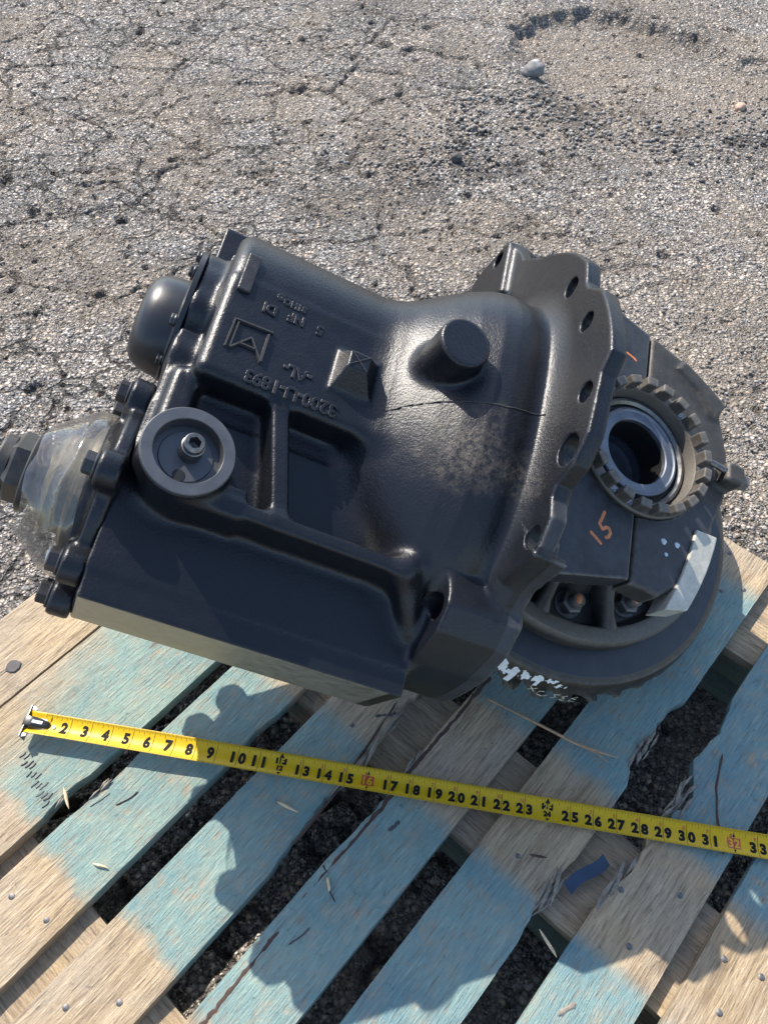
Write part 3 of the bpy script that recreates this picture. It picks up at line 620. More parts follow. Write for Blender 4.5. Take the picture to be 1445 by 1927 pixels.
for k in range(1, 38):
    x = k * INCH; num, red, yel = Print(.00022), Print(.00022), Print(.00036)
    if k in (12, 24, 36):
        num.m.add([(px, py, tz(px, py) + .00022) for px, py in ((x - .0028, .0075), (x + .0028, .0075), (x, .0122))], [(0, 1, 2)])
        num.m.add([(px, py, tz(px, py) + .00022) for px, py in ((x - .0022, -.0088), (x, -.0123), (x + .0022, -.0088))], [(0, 1, 2)])
        num.rect(x - .0062, x + .0062, .0008, .0086); yel.text('%dF' % (k // 12), .0088, x, .0047, .00028); num.text(str(k), .0080, x, -.0048, .0005)
        flush(num, 'foot_mark', M['ink']); flush(yel, 'reversed_numeral', M['tape']); continue
    blk.bar(x, HWID - .0002, x, -HWID + .0002, .00042)
    if k in (16, 32):
        red.rect(x - .0070, x + .0070, -.0082, .0050); yel.text(str(k), .0122, x, -.0016, .00030, 1.05)
        num.m.add([(px, py, tz(px, py) + .0003) for px, py in ((x - .0014, .0052), (x + .0014, .0052), (x, .0092))], [(0, 1, 2)])
        num.m.add([(px, py, tz(px, py) + .0003) for px, py in ((x - .0014, -.0082), (x, -.0116), (x + .0014, -.0082))], [(0, 1, 2)])
    elif k == 1: num.text('1', .0056, x + .0008, .0085, .00015)
    elif k < 10: num.text(str(k),   .0168, x - .0068, -.0005, .00090, .92)
    elif k < 12: num.text(str(k)[0], .0162, x - .0056, -.0008, .00095, .95); num.text(str(k)[1], .0162, x + .0054, -.0008, .00095, .95)
    else: num.text(str(k)[0], .0146, x - .0052, -.0032, .00090, .98); num.text(str(k)[1], .0146, x + .0053, -.0032, .00090, .98)
    if k > 12: red.text(str(k % 12), .0056, x - .0030, .0076, .00012)
    flush(num, 'inch_numeral', M['ink']); flush(red, 'foot_numeral', M['red']); flush(yel, 'reversed_numeral', M['tape'])
tag(blk.m.build('graduation_marks', M['ink'], blade, fix=False), kind='stuff')
# hook: bent plate wider than the blade, with prongs above and below, and a black rivet cover
m = MB(); m.box(-.0026, -.0014, -.0190, .0190, -.0130, .0040)
for s in (-1, 1):
    m.prism([(-.0026, s * .0190), (-.0014, s * .0190), (.0045, s * .0170), (.0045, s * .0138), (-.0026, s * .0138)][::s], lambda x, y, h: (x, y, h), .0005, .0017)
m.prism([(-.0026, -.0075), (.020, -.0062), (.024, -.003), (.024, .003), (.020, .0062), (-.0026, .0075)], lambda x, y, h: (x, y, h), -.0016, -.0004)
hook = m.build('end_hook', M['hook'], tape)
bv = hook.modifiers.new('bevel', 'BEVEL'); bv.width = .0004; bv.segments = 2
m = MB(); prof = [(-.004, .0068, .0052), (.002, .0072, .0062), (.008, .0068, .0050), (.016, .0058, .0034), (.023, .0042, .0018), (.0262, .002, .0004)]
vs = []; fs = []
for x, w, h in prof:
    for k in range(9): a = PI * k / 8; vs.append((x, -w * math.cos(a), -.0004 + h * min(1, 1.35 * math.sin(a))))
for i in range(len(prof) - 1):
    for k in range(8): a = i * 9 + k; fs.append((a, a + 1, a + 10, a + 9))
fs += [tuple(range(9)), tuple(range(45, 54))[::-1]]
m.add(vs, fs); cover = m.build('hook_cover', M['rivet_cover'], tape, smooth=True, sharp=50)
m = MB(); m.box(.0055, .0175, -.0016, .0018, .0046, .0050); lab = m.build('cover_label', M['steel'], tape); lab.rotation_euler = (0, R(8), 0); lab.location = (0, 0, .0008)
m = MB(); m.lathe([(0, .0012), (.0016, .0011), (.0022, .0002), (.0022, -.001)], lambda r, a, h: (.0315 + r * math.cos(a), -.0015 + r * math.sin(a), -.0012 + h), 16); m.build('rivet', M['hook'], tape, smooth=True, sharp=40)

# ------------------------------------------------------------------ differential carrier
CU = Vector((0.892366, -0.110845, -0.437488)); CV = Vector((0.214777, 0.956865, 0.195653)); CD = Vector((0.396930, -0.268556, 0.877681)); CO = Vector((0.223353, 0.581676, 0.171635 + HP))
BASE = Vector((.219, -.098, -.06))
bw = CO + CU * BASE.x + CV * BASE.y + CD * BASE.z
carrier = thing('differential_carrier', 'black painted truck differential carrier with exposed ring gear resting tilted on the pallet', 'differential')
carrier.matrix_world = Matrix(((CU.x, CV.x, CD.x, bw.x), (CU.y, CV.y, CD.y, bw.y), (CU.z, CV.z, CD.z, bw.z), (0, 0, 0, 1)))
OFF = -BASE                                   # children are modelled about the gear's centre: x = pinion axis, y, z = gear axis
def on_gear(r, a, h): return (r * math.cos(a), r * math.sin(a), h)

def smin(a, b, k):
    h = np.clip(.5 + .5 * (b - a) / k, 0, 1); return b * (1 - h) + a * h - k * h * (1 - h)
def smax(a, b, k): return -smin(-a, -b, k)
def sbox(x, y, z, x0, x1, y0, y1, z0, z1, r=0.):
    qx = np.abs(x - (x0 + x1) / 2) - (x1 - x0) / 2 + r; qy = np.abs(y - (y0 + y1) / 2) - (y1 - y0) / 2 + r; qz = np.abs(z - (z0 + z1) / 2) - (z1 - z0) / 2 + r
    return np.sqrt(np.maximum(qx, 0) ** 2 + np.maximum(qy, 0) ** 2 + np.maximum(qz, 0) ** 2) + np.minimum(np.maximum(np.maximum(qx, qy), qz), 0) - r
def scyl(rad, h, r, h0, h1, rd=0.):
    a = rad - r + rd; b = np.abs(h - (h0 + h1) / 2) - (h1 - h0) / 2 + rd
    return np.sqrt(np.maximum(a, 0) ** 2 + np.maximum(b, 0) ** 2) + np.minimum(np.maximum(a, b), 0) - rd
def ext(d2, z, z0, z1, rd=0.):
    a = d2 + rd; b = np.abs(z - (z0 + z1) / 2) - (z1 - z0) / 2 + rd
    return np.sqrt(np.maximum(a, 0) ** 2 + np.maximum(b, 0) ** 2) + np.minimum(np.maximum(a, b), 0) - rd
def axes(lo, hi, h): return [np.arange(l, u + h, h, dtype=np.float32) for l, u in zip(lo, hi)]
def surface_nets(f, ax):
    ax = [a.astype(np.float64) for a in ax]; h = ax[0][1] - ax[0][0]; s = f < 0; nx, ny, nz = f.shape
    cnt = np.zeros((nx - 1, ny - 1, nz - 1), np.int8); 
    for dx in (0, 1):
        for dy in (0, 1):
            for dz in (0, 1): cnt += s[dx:nx - 1 + dx, dy:ny - 1 + dy, dz:nz - 1 + dz]
    act = (cnt > 0) & (cnt < 8); I, J, K = np.nonzero(act); idx = np.full(act.shape, -1, np.int64); idx[I, J, K] = np.arange(len(I))
    acc = np.zeros((len(I), 3)); n = np.zeros(len(I))
    C = [(a, b, c) for a in (0, 1) for b in (0, 1) for c in (0, 1)]
    for a in C:
        for b in C:
            if sum(b) - sum(a) == 1 and all(q >= p for p, q in zip(a, b)):
                fa = f[I + a[0], J + a[1], K + a[2]].astype(np.float64); fb = f[I + b[0], J + b[1], K + b[2]].astype(np.float64); c = (fa < 0) != (fb < 0)
                t = np.where(c, fa / np.where(c, fa - fb, 1), 0)
                for d in range(3): acc[:, d] += np.where(c, a[d] + t * (b[d] - a[d]), 0)
                n += c
    P = acc / n[:, None] + np.stack([I, J, K], 1); V = P * h + np.array([ax[0][0], ax[1][0], ax[2][0]])
    Q = []
    for d in range(3):
        u, w = (d + 1) % 3, (d + 2) % 3; sl0 = [slice(None)] * 3; sl1 = [slice(None)] * 3; sl0[d] = slice(0, -1); sl1[d] = slice(1, None)
        A = s[tuple(sl0)]; B = s[tuple(sl1)]; c = A != B; E = np.array(np.nonzero(c)); ok = (E[u] > 0) & (E[w] > 0) & (E[u] < f.shape[u] - 1) & (E[w] < f.shape[w] - 1); E = E[:, ok]
        flip = A[tuple(E)]
        def cell(ou, ow): e = E.copy(); e[u] -= ou; e[w] -= ow; return idx[e[0], e[1], e[2]]
        q = np.stack([cell(1, 1), cell(0, 1), cell(0, 0), cell(1, 0)], 1); q[~flip] = q[~flip][:, ::-1]; Q.append(q)
    Q = np.concatenate(Q)
    # normals from the field's gradient
    def samp(p):
        g = (p - np.array([ax[0][0], ax[1][0], ax[2][0]])) / h; g = np.clip(g, 0, np.array(f.shape) - 1.001); i = np.floor(g).astype(int); t = g - i; r = 0
        for c in C:
            w = 1
            for d in range(3): w = w * (t[:, d] if c[d] else 1 - t[:, d])
            r = r + w * f[i[:, 0] + c[0], i[:, 1] + c[1], i[:, 2] + c[2]]
        return r
    N = np.zeros_like(V); e = h * .6
    for d in range(3):
        o = np.zeros(3); o[d] = e; N[:, d] = samp(V + o) - samp(V - o)
    N /= np.linalg.norm(N, axis=1)[:, None] + 1e-12
    return V, Q, N

FL = np.array([(-181, .277), (-160, .266), (-90, .245), (-20, .25), (-4, .262), (3, .266), (9, .262), (18, .226), (30, .216), (44, .222), (54, .229), (63, .234), (70, .226), (73, .228), (79, .246), (86, .254), (92, .261), (97, .266), (101, .258), (106, .260),
               (113, .266), (119, .262), (123.5, .250), (126, .252), (129, .266), (136, .274), (146, .250), (158, .248), (168, .262), (178, .277), (181, .277)])
HOLES = [(.247, .020, .010, -.15), (.089, .186, .0105, -.15), (.024, .221, .0095, -.15), (-.059, .233, .0095, -.15), (-.109, .218, .0145, -.15), (-.179, .183, .0105, -.15), (-.237, .107, .0120, -.19)]
HG = .0021
def housing_field():
    ax = axes((-.492, -.345, -.275), (.012, .295, .285), HG); x = ax[0][:, None, None]; y = ax[1][None, :, None]; z = ax[2][None, None, :]
    f32 = np.float32
    # lower block with sloping panel, round underside
    panel = .070 + (y + .22) * .085
    f = sbox(x, y, z, -.4725, -.186, -.312, -.06, -.022, .14, .0015); f = np.maximum(f, z - panel)
    f = smin(f, np.maximum(scyl(np.hypot(y + .205, z - .0), x, .104, -.4725, -.186, .004), z - panel), .006).astype(f32)
    # barrel and text block
    ry = np.hypot(y - 0.0, z - .030); barrel = scyl(ry, x, .085, -.451, -.16, .014)
    blk_ = sbox(x, y, z, -.451, -.16, -.112, .0, -.03, .115, .010)
    top = smin(barrel, blk_, .004)
    f = smin(f, top, .007).astype(f32)
    # flange where the end cap sits, with swellings for its bolts, and the flat lug behind the barrel
    ep = sbox(x, y, z, -.4725, -.44, -.10, .028, -.05, .070, .004); ep = smin(ep, scyl(np.hypot(y + .013, z - .025), x, .0635, -.4725, -.44, .003), .004)
    for by, bz in ((.022, .062), (-.030, .076), (-.080, .070)): ep = smin(ep, scyl(np.hypot(y - by, z - bz), x, .014, -.4725, -.435, .004), .010)
    f = smin(f, ep, .009).astype(f32)
    f = np.minimum(f, sbox(x, y, z, -.468, -.30, .02, .107, .006, .030, .0015)).astype(f32)
    f = smin(f, scyl(np.hypot(y + .170, z + .085), x, .080, -.4725, -.16, .004), .02).astype(f32)
    # ribs
    rib = sbox(x, y, z, -.43, -.222, -.2235, -.2095, .03, .114, .004); f = smin(f, rib, .009)
    ax_, ay_, az_, bx_, by_, bz_ = -.226, -.2165, .104, -.196, -.252, .072; tt_ = np.clip(((x - ax_) * (bx_ - ax_) + (y - ay_) * (by_ - ay_) + (z - az_) * (bz_ - az_)) / ((bx_ - ax_) ** 2 + (by_ - ay_) ** 2 + (bz_ - az_) ** 2), 0, 1)
    f = smin(f, np.sqrt((x - ax_ - tt_ * (bx_ - ax_)) ** 2 + (y - ay_ - tt_ * (by_ - ay_)) ** 2 + (z - az_ - tt_ * (bz_ - az_)) ** 2) - .009, .014).astype(f32)
    xs_ = x - (-.368) - (y + .125) * -.27; rib2 = sbox(xs_, y, z, -.0085, .0085, -.218, -.113, .03, .1115, .004); f = smin(f, rib2, .010).astype(f32)
    # left border between text block and oil filter pad
    rib3 = sbox(x, y, z, -.4655, -.440, -.17, -.10, .03, .094, .008); f = smin(f, rib3, .010).astype(f32)
    # oil filter pad
    bo = scyl(np.hypot(x + .432, y + .190), z, .0375, .0, .1235, .002); f = smin(f, bo, .012).astype(f32)
    bl = sbox(x, y, z, -.425, -.375, -.226, -.198, .03, .112, .004); f = smin(f, bl, .008).astype(f32)
    # bell: profile radius over u, squarish section
    bu = np.array([-.36, -.322, -.303, -.285, -.265, -.245, -.225, -.205, -.190, -.178, -.168, -.158, -.14, -.12], f32); br_ = np.array([.03, .075, .103, .122, .139, .154, .167, .177, .1805, .1805, .1795, .180, .195, .195], f32)
    rb = np.interp(ax[0], bu, br_).astype(f32)[:, None, None]; pw = 2.5
    ys_ = np.where(y > -.02, (y + .02) * 1.22, (y + .02) * .78); sec = (np.abs(ys_) ** pw + np.abs(z) ** pw) ** (1 / pw)
    bell = np.maximum((sec - rb) * .78, np.abs(x + .24) - .12); f = smin(f, bell, .018).astype(f32)
    # flange
    th = np.degrees(np.arctan2(ax[2][None, :], ax[1][:, None])); rf = np.interp(th, FL[:, 0], FL[:, 1]); rad = np.hypot(ax[2][None, :], ax[1][:, None])
    d2 = ((rad - rf) * .93).astype(f32)[None]; fl = ext(d2, x, -.150, -.133, .003); f = smin(f, fl, .016).astype(f32)
    er = np.interp(th, [-181, -168, -155, -150, 141, 149.5, 151.5, 156, 165, 178, 181], [.288, .278, .258, .12, .12, .246, .272, .286, .291, .292, .288])
    ear = ext(((rad - er) * .9).astype(f32)[None], x, -.190, -.117, .003); f = smin(f, ear, .010).astype(f32)
    lo_ = np.interp(th, [-181, -150, -146, 130, 136, 181], [1, 1, .5, .5, 1, 1]); lowfl = ext(((rad - rf * lo_) * .9).astype(f32)[None], x, -.150, -.117, .003); f = smin(f, lowfl, .006).astype(f32)
    ear2 = np.maximum(sbox(x, y, z, -.160, -.117, .18, .262, -.05, .045, .004), d2 - .001); f = smin(f, ear2, .012).astype(f32)
    # plug and pads
    plug = scyl(np.hypot(x + .2465, y + .029), z, .0245, .08, .1905, .003); f = smin(f, plug, .008).astype(f32)
    t = np.clip((z - .115) / .023, 0, 1); px0, px1, py0, py1 = -.3375 + .0065 * t, -.2955 - .0155 * t, -.081 + .017 * t, -.036 - .010 * t
    pad = np.maximum(np.maximum(np.maximum(px0 - x, x - px1), np.maximum(py0 - y, y - py1)), np.maximum(z - .138, .10 - z)); f = smin(f, pad + .001, .005).astype(f32)
    # bearing pedestal behind the flange, and the same on the far side of the gear
    hw = np.interp(ax[0], [-.145, -.10, -.005, .01], [.196, .176, .150, .150]).astype(f32)[:, None, None]
    ped = np.maximum(np.maximum(np.abs(y) - hw, x + .0015), np.maximum(-.142 - x, np.maximum(z - .1185, .088 - z))); f = smin(f, ped, .008).astype(f32)
    bore = np.hypot(x, y) - .0775; f = np.maximum(f, -np.maximum(bore, .05 - z)).astype(f32)
    # clear the gear side
    f = np.maximum(f, -np.maximum(np.maximum(np.hypot(x, y) - .255, z - .057), np.maximum(-.1335 - x, -.3 - z))).astype(f32)
    for hy, hz, hr, hu in HOLES: f = np.maximum(f, -np.maximum(np.hypot(y - hy, z - hz) - hr, np.maximum(hu - .012 - x, x + .10))).astype(f32)
    f = np.maximum(f, -np.maximum(np.hypot(x + .432, y + .190) - .0292, .108 - z)).astype(f32)
    return f, ax
fH, axH = housing_field()
V_, Q_, N_ = surface_nets(fH, axH)
housing = grid_mesh('housing', V_, Q_, M['paint'], carrier, OFF, normals=N_)
def bare_faces(o, mat_idx_tests, mats):
    for mt in mats: o.data.materials.append(mt)
    nP = len(o.data.polygons); c = np.zeros(nP * 3, np.float32); o.data.polygons.foreach_get('center', c); c = c.reshape(-1, 3); n = np.zeros(nP * 3, np.float32); o.data.polygons.foreach_get('normal', n); n = n.reshape(-1, 3)
    mi = np.zeros(nP, np.int32)
    for i, t in enumerate(mat_idx_tests): mi[t(c, n)] = i + 1
    o.data.polygons.foreach_set('material_index', mi)
bare_faces(housing, [lambda c, n: (n[:, 1] < -.9) & (c[:, 1] < -.3095) & (c[:, 0] < -.2), lambda c, n: (c[:, 0] > -.1325), lambda c, n: ((np.hypot(c[:, 1], c[:, 2]) > .2) & (np.abs(c[:, 0] + .1335) < .0155) & (c[:, 1] > -.19) & (c[:, 1] < -.15) & (c[:, 2] > .1))], [M['raw'], M['phosphate'], M['phosphate']])
def surf_d(u, v, d0=.28):
    """height of the casting along the gear axis at (u, v), marched through the field"""
    i = min(max((u - axH[0][0]) / HG, 0), len(axH[0]) - 1); j = min(max((v - axH[1][0]) / HG, 0), len(axH[1]) - 1); col = fH[int(round(i)), int(round(j))]
    k = np.nonzero(col < 0)[0]
    if not len(k): return 0.
    k = k[-1]; 
    if k + 1 >= len(col): return float(axH[2][k])
    return float(axH[2][k] + HG * col[k] / (col[k] - col[k + 1]))

# cast lettering, read upside down from the camera: letters run along -u
def cast_text(body, u, v, size, h=.0010, bold=.00025, ang=0, space=1.0, lift=0, parent=None, mat=None, flip=True, d=.115, sx=1.0):
    tv, tf = text_verts(body, size, bold, h, .0005, space=space); c = (tv[:, :2].min(0) + tv[:, :2].max(0)) / 2; q = tv[:, :2] - c; q[:, 0] *= sx; s = -1 if flip else 1
    ca, sa = math.cos(ang), math.sin(ang); x = s * (q[:, 0] * ca - q[:, 1] * sa); y = s * (q[:, 0] * sa + q[:, 1] * ca)
    o = mesh_obj('cast_lettering', np.stack([u + x, v + y, d + lift + tv[:, 2]], 1), tf, mat or M['paint'], parent or housing)
    return o
cast_text('3200-U-1893', -.3668, -.1003, .0175, sx=1.0, space=.92, h=.0014).name = 'cast_part_number'
cast_text('-AL-', -.3671, -.0789, .0150, h=.0013)
cast_text('5', -.3594, -.0272, .0125); cast_text('NF', -.3827, -.0265, .0125); cast_text('DI', -.4075, -.0280, .0130, h=.0014); cast_text('31HO', -.3872, -.0135, .0085, h=.0010)
cast_text('\u00a9', -.4015, -.0110, .0085, h=.0009)
# raised maker's mark: a bracket round a peaked letter
m = MB()
def bar3(m, p, q, w, h0, h1):
    dx, dy = q[0] - p[0], q[1] - p[1]; L = math.hypot(dx, dy); ex, ey = dx / L, dy / L; nx_, ny_ = -ey, ex; t = .6
    vs = []
    for (a, b) in ((p, -1), (q, 1)):
        for sgn, hh, ww in ((-1, h0, w), (1, h0, w), (1, h1, w * t), (-1, h1, w * t)): vs.append((a[0] + nx_ * sgn * ww / 2 + ex * b * (w * .15 if hh == h1 else w * .4), a[1] + ny_ * sgn * ww / 2 + ey * b * (w * .15 if hh == h1 else w * .4), hh))
    m.add(vs, [(0, 1, 2, 3), (7, 6, 5, 4), (0, 4, 5, 1), (1, 5, 6, 2), (2, 6, 7, 3), (3, 7, 4, 0)])
h0, h1 = .1145, .1178
bar3(m, (-.4325, -.0520), (-.3985, -.0505), .0022, h0, h1); bar3(m, (-.4325, -.0520), (-.4335, -.0815), .0022, h0, h1); bar3(m, (-.4290, -.0545), (-.4296, -.0805), .0022, h0, h1)
bar3(m, (-.4290, -.0805), (-.4145, -.0640), .0024, h0, h1); bar3(m, (-.4145, -.0640), (-.4010, -.0830), .0024, h0, h1); bar3(m, (-.4010, -.0830), (-.4012, -.0550), .0030, h0, h1 + .001)
bar3(m, (-.4230, -.0735), (-.4075, -.0735), .0020, h0, h1)
m.build('cast_emblem', M['paint'], housing)
m = MB(); bar3(m, (-.3300, -.0475), (-.3125, -.0630), .0012, .1368, .1380); bar3(m, (-.3125, -.0480), (-.3295, -.0620), .0012, .1368, .1380); m.build('cast_cross', M['paint'], housing)
m = MB(); m.box(-.4405, -.4285, -.0225, .0185, .112, .1188); cp = m.build('casting_pad', M['paint'], housing); bv = cp.modifiers.new('bevel', 'BEVEL'); bv.width = .0012; bv.segments = 2
# parting seam of the casting over the bell
m = MB(); pts = []
sm = [(-.283, -.083), (-.27, -.077), (-.258, -.074), (-.245, -.071), (-.232, -.069), (-.212, -.067), (-.193, -.066), (-.172, -.062), (-.156, -.060)]
for i in range(60):
    t = i / 59 * (len(sm) - 1); k = min(int(t), len(sm) - 2); fr = t - k; u = sm[k][0] * (1 - fr) + sm[k + 1][0] * fr; v = sm[k][1] * (1 - fr) + sm[k + 1][1] * fr + .0006 * (mnoise.noise(Vector((i * .35, 0, 0))))
    pts.append((u, v, surf_d(u, v) + .0002))
m.tube(pts, [.0007 + .0005 * abs(mnoise.noise(Vector((i * .5, 3, 0)))) for i in range(60)], 6); m.build('parting_seam', M['paint'], housing, smooth=True)
# oil filter pad: machined ring with recess, hollow plug, oil hole
FC = (-.432, -.190)
on_pad = lambda r, a, h: (FC[0] + r * math.cos(a), FC[1] + r * math.sin(a), h)
m = MB(); m.lathe([(0, .1125), (.0215, .1125), (.0222, .1115), (.0268, .1115), (.0270, .1150), (.0276, .1252), (.0282, .1258), (.0368, .1258), (.0376, .1250), (.0378, .1205)], on_pad, 96)
fpad = m.build('oil_filter_pad', M['machined'], carrier, OFF, smooth=True, sharp=25)
PL = (-.430, -.1855); hexr = .0046
m = MB(); n = 48; ring = []
def hexrad(a): a = (a + PI / 6) % (PI / 3) - PI / 6; return hexr / math.cos(a)
prof = [(.0098, .1125), (.0094, .1270), (.0086, .1275), (.0086, .1330), (.0076, .1340)]
m.lathe(prof, lambda r, a, h: (PL[0] + r * math.cos(a), PL[1] + r * math.sin(a), h), n)
vs = []; fs = []
for i in range(n):
    a = 2 * PI * i / n; hr = hexrad(a); vs += [(PL[0] + .0076 * math.cos(a), PL[1] + .0076 * math.sin(a), .1340), (PL[0] + hr * math.cos(a), PL[1] + hr * math.sin(a), .1338), (PL[0] + hr * math.cos(a), PL[1] + hr * math.sin(a), .1225), (PL[0], PL[1], .1215)]
for i in range(n):
    k = (i + 1) % n
    for j in range(3): fs.append((i * 4 + j, k * 4 + j, k * 4 + j + 1, i * 4 + j + 1))
m.add(vs, fs); m.build('hollow_plug', M['steel_dark'], fpad, smooth=True, sharp=30)
m = MB(); m.lathe([(0, .1129), (.0050, .1129), (.0052, .1127)], lambda r, a, h: (-.4325 + r * math.cos(a), -.2075 + r * math.sin(a), h), 24); m.build('oil_port', M['dark'], fpad)  # flush black disc, the shade of an open hole put into its colour

# ---- end cap with dome (upper left)
EC = (-.013, .025); DC = (-.025, .016)
on_cap = lambda r, a, h: (h, EC[0] + r * math.cos(a), EC[1] + r * math.sin(a))
on_dome = lambda r, a, h: (h, DC[0] + r * math.cos(a), DC[1] + r * math.sin(a))
m = MB(); m.lathe([(0, -.4728), (.0650, -.4728), (.0665, -.4735), (.0665, -.4778), (.0645, -.4785), (0, -.4785)], on_cap, 96); m.lathe([(.0525, -.4780), (.0500, -.4800), (.0490, -.4900), (.0470, -.5000), (.0425, -.5080), (.0365, -.5125), (.028, -.5145), (.016, -.5155), (0, -.516)], on_dome, 96)
capd = m.build('end_cap', M['paint_smooth'], carrier, OFF, smooth=True, sharp=35)
bolt_mesh = None
def hex_bolt(parent, pos, head=.0085, height=.0075, name='bolt', axis='u', rot=0., mat='bolt', wash=.0118):
    """bolt head pointing to -u ('u') or +gear axis ('d')"""
    key = (head, height, axis, wash, mat)
    if key not in hex_bolt.cache:
        m = MB(); fr = (lambda r, a, h: (-h, r * math.cos(a), r * math.sin(a))) if axis == 'u' else (lambda r, a, h: (r * math.cos(a), r * math.sin(a), h))
        m.lathe([(0, 0), (wash * .98, 0), (wash, .0006), (wash, .0016), (wash * .93, .0024), (0, .0024)], fr, 32)
        vs = []; fs = []; R0 = head / math.cos(PI / 6)
        for k in range(6):
            a = PI / 3 * k; vs += [fr(R0, a, .002), fr(R0, a, height), fr(head * .93, a, height + .0011)]
        for k in range(6):
            q = (k + 1) % 6; fs += [(k * 3, q * 3, q * 3 + 1, k * 3 + 1), (k * 3 + 1, q * 3 + 1, q * 3 + 2, k * 3 + 2)]
        fs.append(tuple(k * 3 + 2 for k in range(6))); m.add(vs, fs)
        o = m.build(name, M[mat], parent, sharp=25); hex_bolt.cache[key] = o
    else: o = copy_to(hex_bolt.cache[key], parent); 
    o.location = pos; o.rotation_euler = ((rot, 0, 0) if axis == 'u' else (0, 0, rot)); return o
hex_bolt.cache = {}
for k, ang in enumerate((30, 78, 128, 170, 215, 260, 310, 350)):
    a = R(ang); hex_bolt(capd, (-.4785, EC[0] + .0595 * math.cos(a), EC[1] + .0595 * math.sin(a)), .0052, .0046, rot=k * .4, wash=.0062)

# ---- input cover (lower left), bolts, hub, film, nut
IC = (-.205, 0.0)
BOLTS = [(62 + 90 - 90, .096)]
bpos = [(-.122, .045), (-.118, -.004), (-.214, .089), (-.285, .045), (-.302, -.002), (-.285, -.06), (-.245, -.125), (-.190, -.168), (-.125, -.150), (-.095, -.085)]
def cover_field():
    ax = axes((-.508, -.335, -.20), (-.470, -.065, .125), .002); x = ax[0][:, None, None]; y = ax[1][None, :, None]; z = ax[2][None, None, :]
    rr = np.hypot(y - IC[0], z - IC[1]); ang = np.arctan2(z - IC[1], y - IC[0])
    f = scyl(rr, x, .084, -.4865, -.4732, .003); f = smin(f, scyl(np.hypot(y + .170, z + .085), x, .074, -.4865, -.4732, .003), .01)
    for by, bz in bpos:
        f = smin(f, scyl(np.hypot(y - by, z - bz), x, .0165, -.4925, -.4732, .003), .010)
        dy, dz = by - IC[0], bz - IC[1]; L = math.hypot(dy, dz); ty, tz_ = dy / L, dz / L
        al = (y - IC[0]) * ty + (z - IC[1]) * tz_; pe = np.abs(-(y - IC[0]) * tz_ + (z - IC[1]) * ty)
        f = smin(f, np.maximum(np.maximum(pe - .005, np.maximum(al - L, .03 - al)), np.abs(x + .482) - .0125 + .12 * np.maximum(al - .05, 0)), .008)
    f = smin(f, scyl(rr, x, .066, -.498, -.4732, .006), .012)
    f = np.maximum(f, -(y + .332)); return f.astype(np.float32), ax
fC, axC = cover_field(); v, q, n = surface_nets(fC, axC); cover_in = grid_mesh('input_cover', v, q, M['paint'], carrier, OFF, normals=n)
for k, (by, bz) in enumerate(bpos): hex_bolt(cover_in, (-.4926, by, bz), .0088, .0098, rot=.3 + k * .7, wash=.0122)
on_in = lambda r, a, h: (h, IC[0] + r * math.cos(a), IC[1] + r * math.sin(a))
m = MB(); m.lathe([(.060, -.497), (.058, -.503), (.052, -.506), (.045, -.508), (.043, -.524), (.036, -.530), (.030, -.531), (.0285, -.540), (.022, -.541), (.021, -.549)], on_in, 64); m.build('seal_hub', M['hub'], carrier, OFF, smooth=True, sharp=35)
m = MB(); m.lathe([(.022, -.541), (.0365, -.5415), (.0372, -.5430), (.0372, -.5468), (.0360, -.5480), (.028, -.5485)], on_in, 64)
vs = []; fs = []
for k in range(6):
    a = PI / 3 * k + .35
    for r, h in ((.0318, -.548), (.0318, -.5600), (.0275, -.5640)): vs.append(on_in(r, a, h))
for k in range(6):
    q = (k + 1) % 6; fs += [(k * 3 + j, q * 3 + j, q * 3 + j + 1, k * 3 + j + 1) for j in range(2)]
fs.append(tuple(k * 3 + 2 for k in range(6))); m.add(vs, fs)
m.lathe([(.0255, -.5635), (.0250, -.5715), (.0235, -.5735), (.0185, -.5735), (.0180, -.567), (0, -.567)], on_in, 48)
m.build('pinion_nut', simple('dark_nut_steel', (.05, .048, .044), .42, .55, .3, 80, .1), carrier, OFF, smooth=True, sharp=28)
m = MB(); n = 96
def film_r(r, h, a, j): return r * (1 + .035 * mnoise.noise(Vector((math.cos(a) * 1.6, math.sin(a) * 1.6, j * .45))) +   .012 * mnoise.noise(Vector((math.cos(a) * 4.5, math.sin(a) * 4.5, j * .9 + 4))))
fp = [(.0775, -.4950), (.0768, -.499), (.0758, -.504), (.0748, -.509), (.0742, -.5115), (.0728, -.5122), (.0718, -.514), (  .0678, -.519), (.0625, -.526), (.0580, -.532), (.0535, -.5375), (.0500, -.5420)]
m.lathe(fp, lambda r, a, h: (h + .004 * mnoise.noise(Vector((math.cos(a) * 2, math.sin(a) * 2, 7))), IC[0] - .004 + r * math.cos(a), IC[1] + r * math.sin(a)), n, rmod=film_r)
m.build('plastic_film', M['film'], carrier, OFF, smooth=True)

# ---- ring gear
NT = 41
def gear_r(r, h, a, j):
    if h > -.022 or h < -.0585 or r < .2: return r
    ph = (a * NT / (2 * PI) + h * 26) % 1.0; t = .5 + .5 * math.cos(2 * PI * ph); t = max(0, min(1, (t - .22) / .45)); depth = .017 * min(1, (-.022 - h) / .010)
    return r - depth * (1 - t)
gp = [(.120, -.050), (.120, -.004), (.155, -.0035), (.1555, -.0005), (.157, 0), (.2215, 0), (.2225, -.0006), (.2290, -.0012), (.2305, -.0030), (.2330, -.008), (.2375, -.018), (.2400, -.0235), (.2415, -.028), (.2430, -.033), (.2440, -.039), (.2435, -.046), (.2390, -.054), (.2150, -.0575), (.1900, -.0585), (.120, -.055)]
m = MB(); m.lathe(gp, on_gear, NT * 8, rmod=gear_r)
gear = m.build('ring_gear', M['gear'], carrier, OFF, smooth=True, sharp=30)
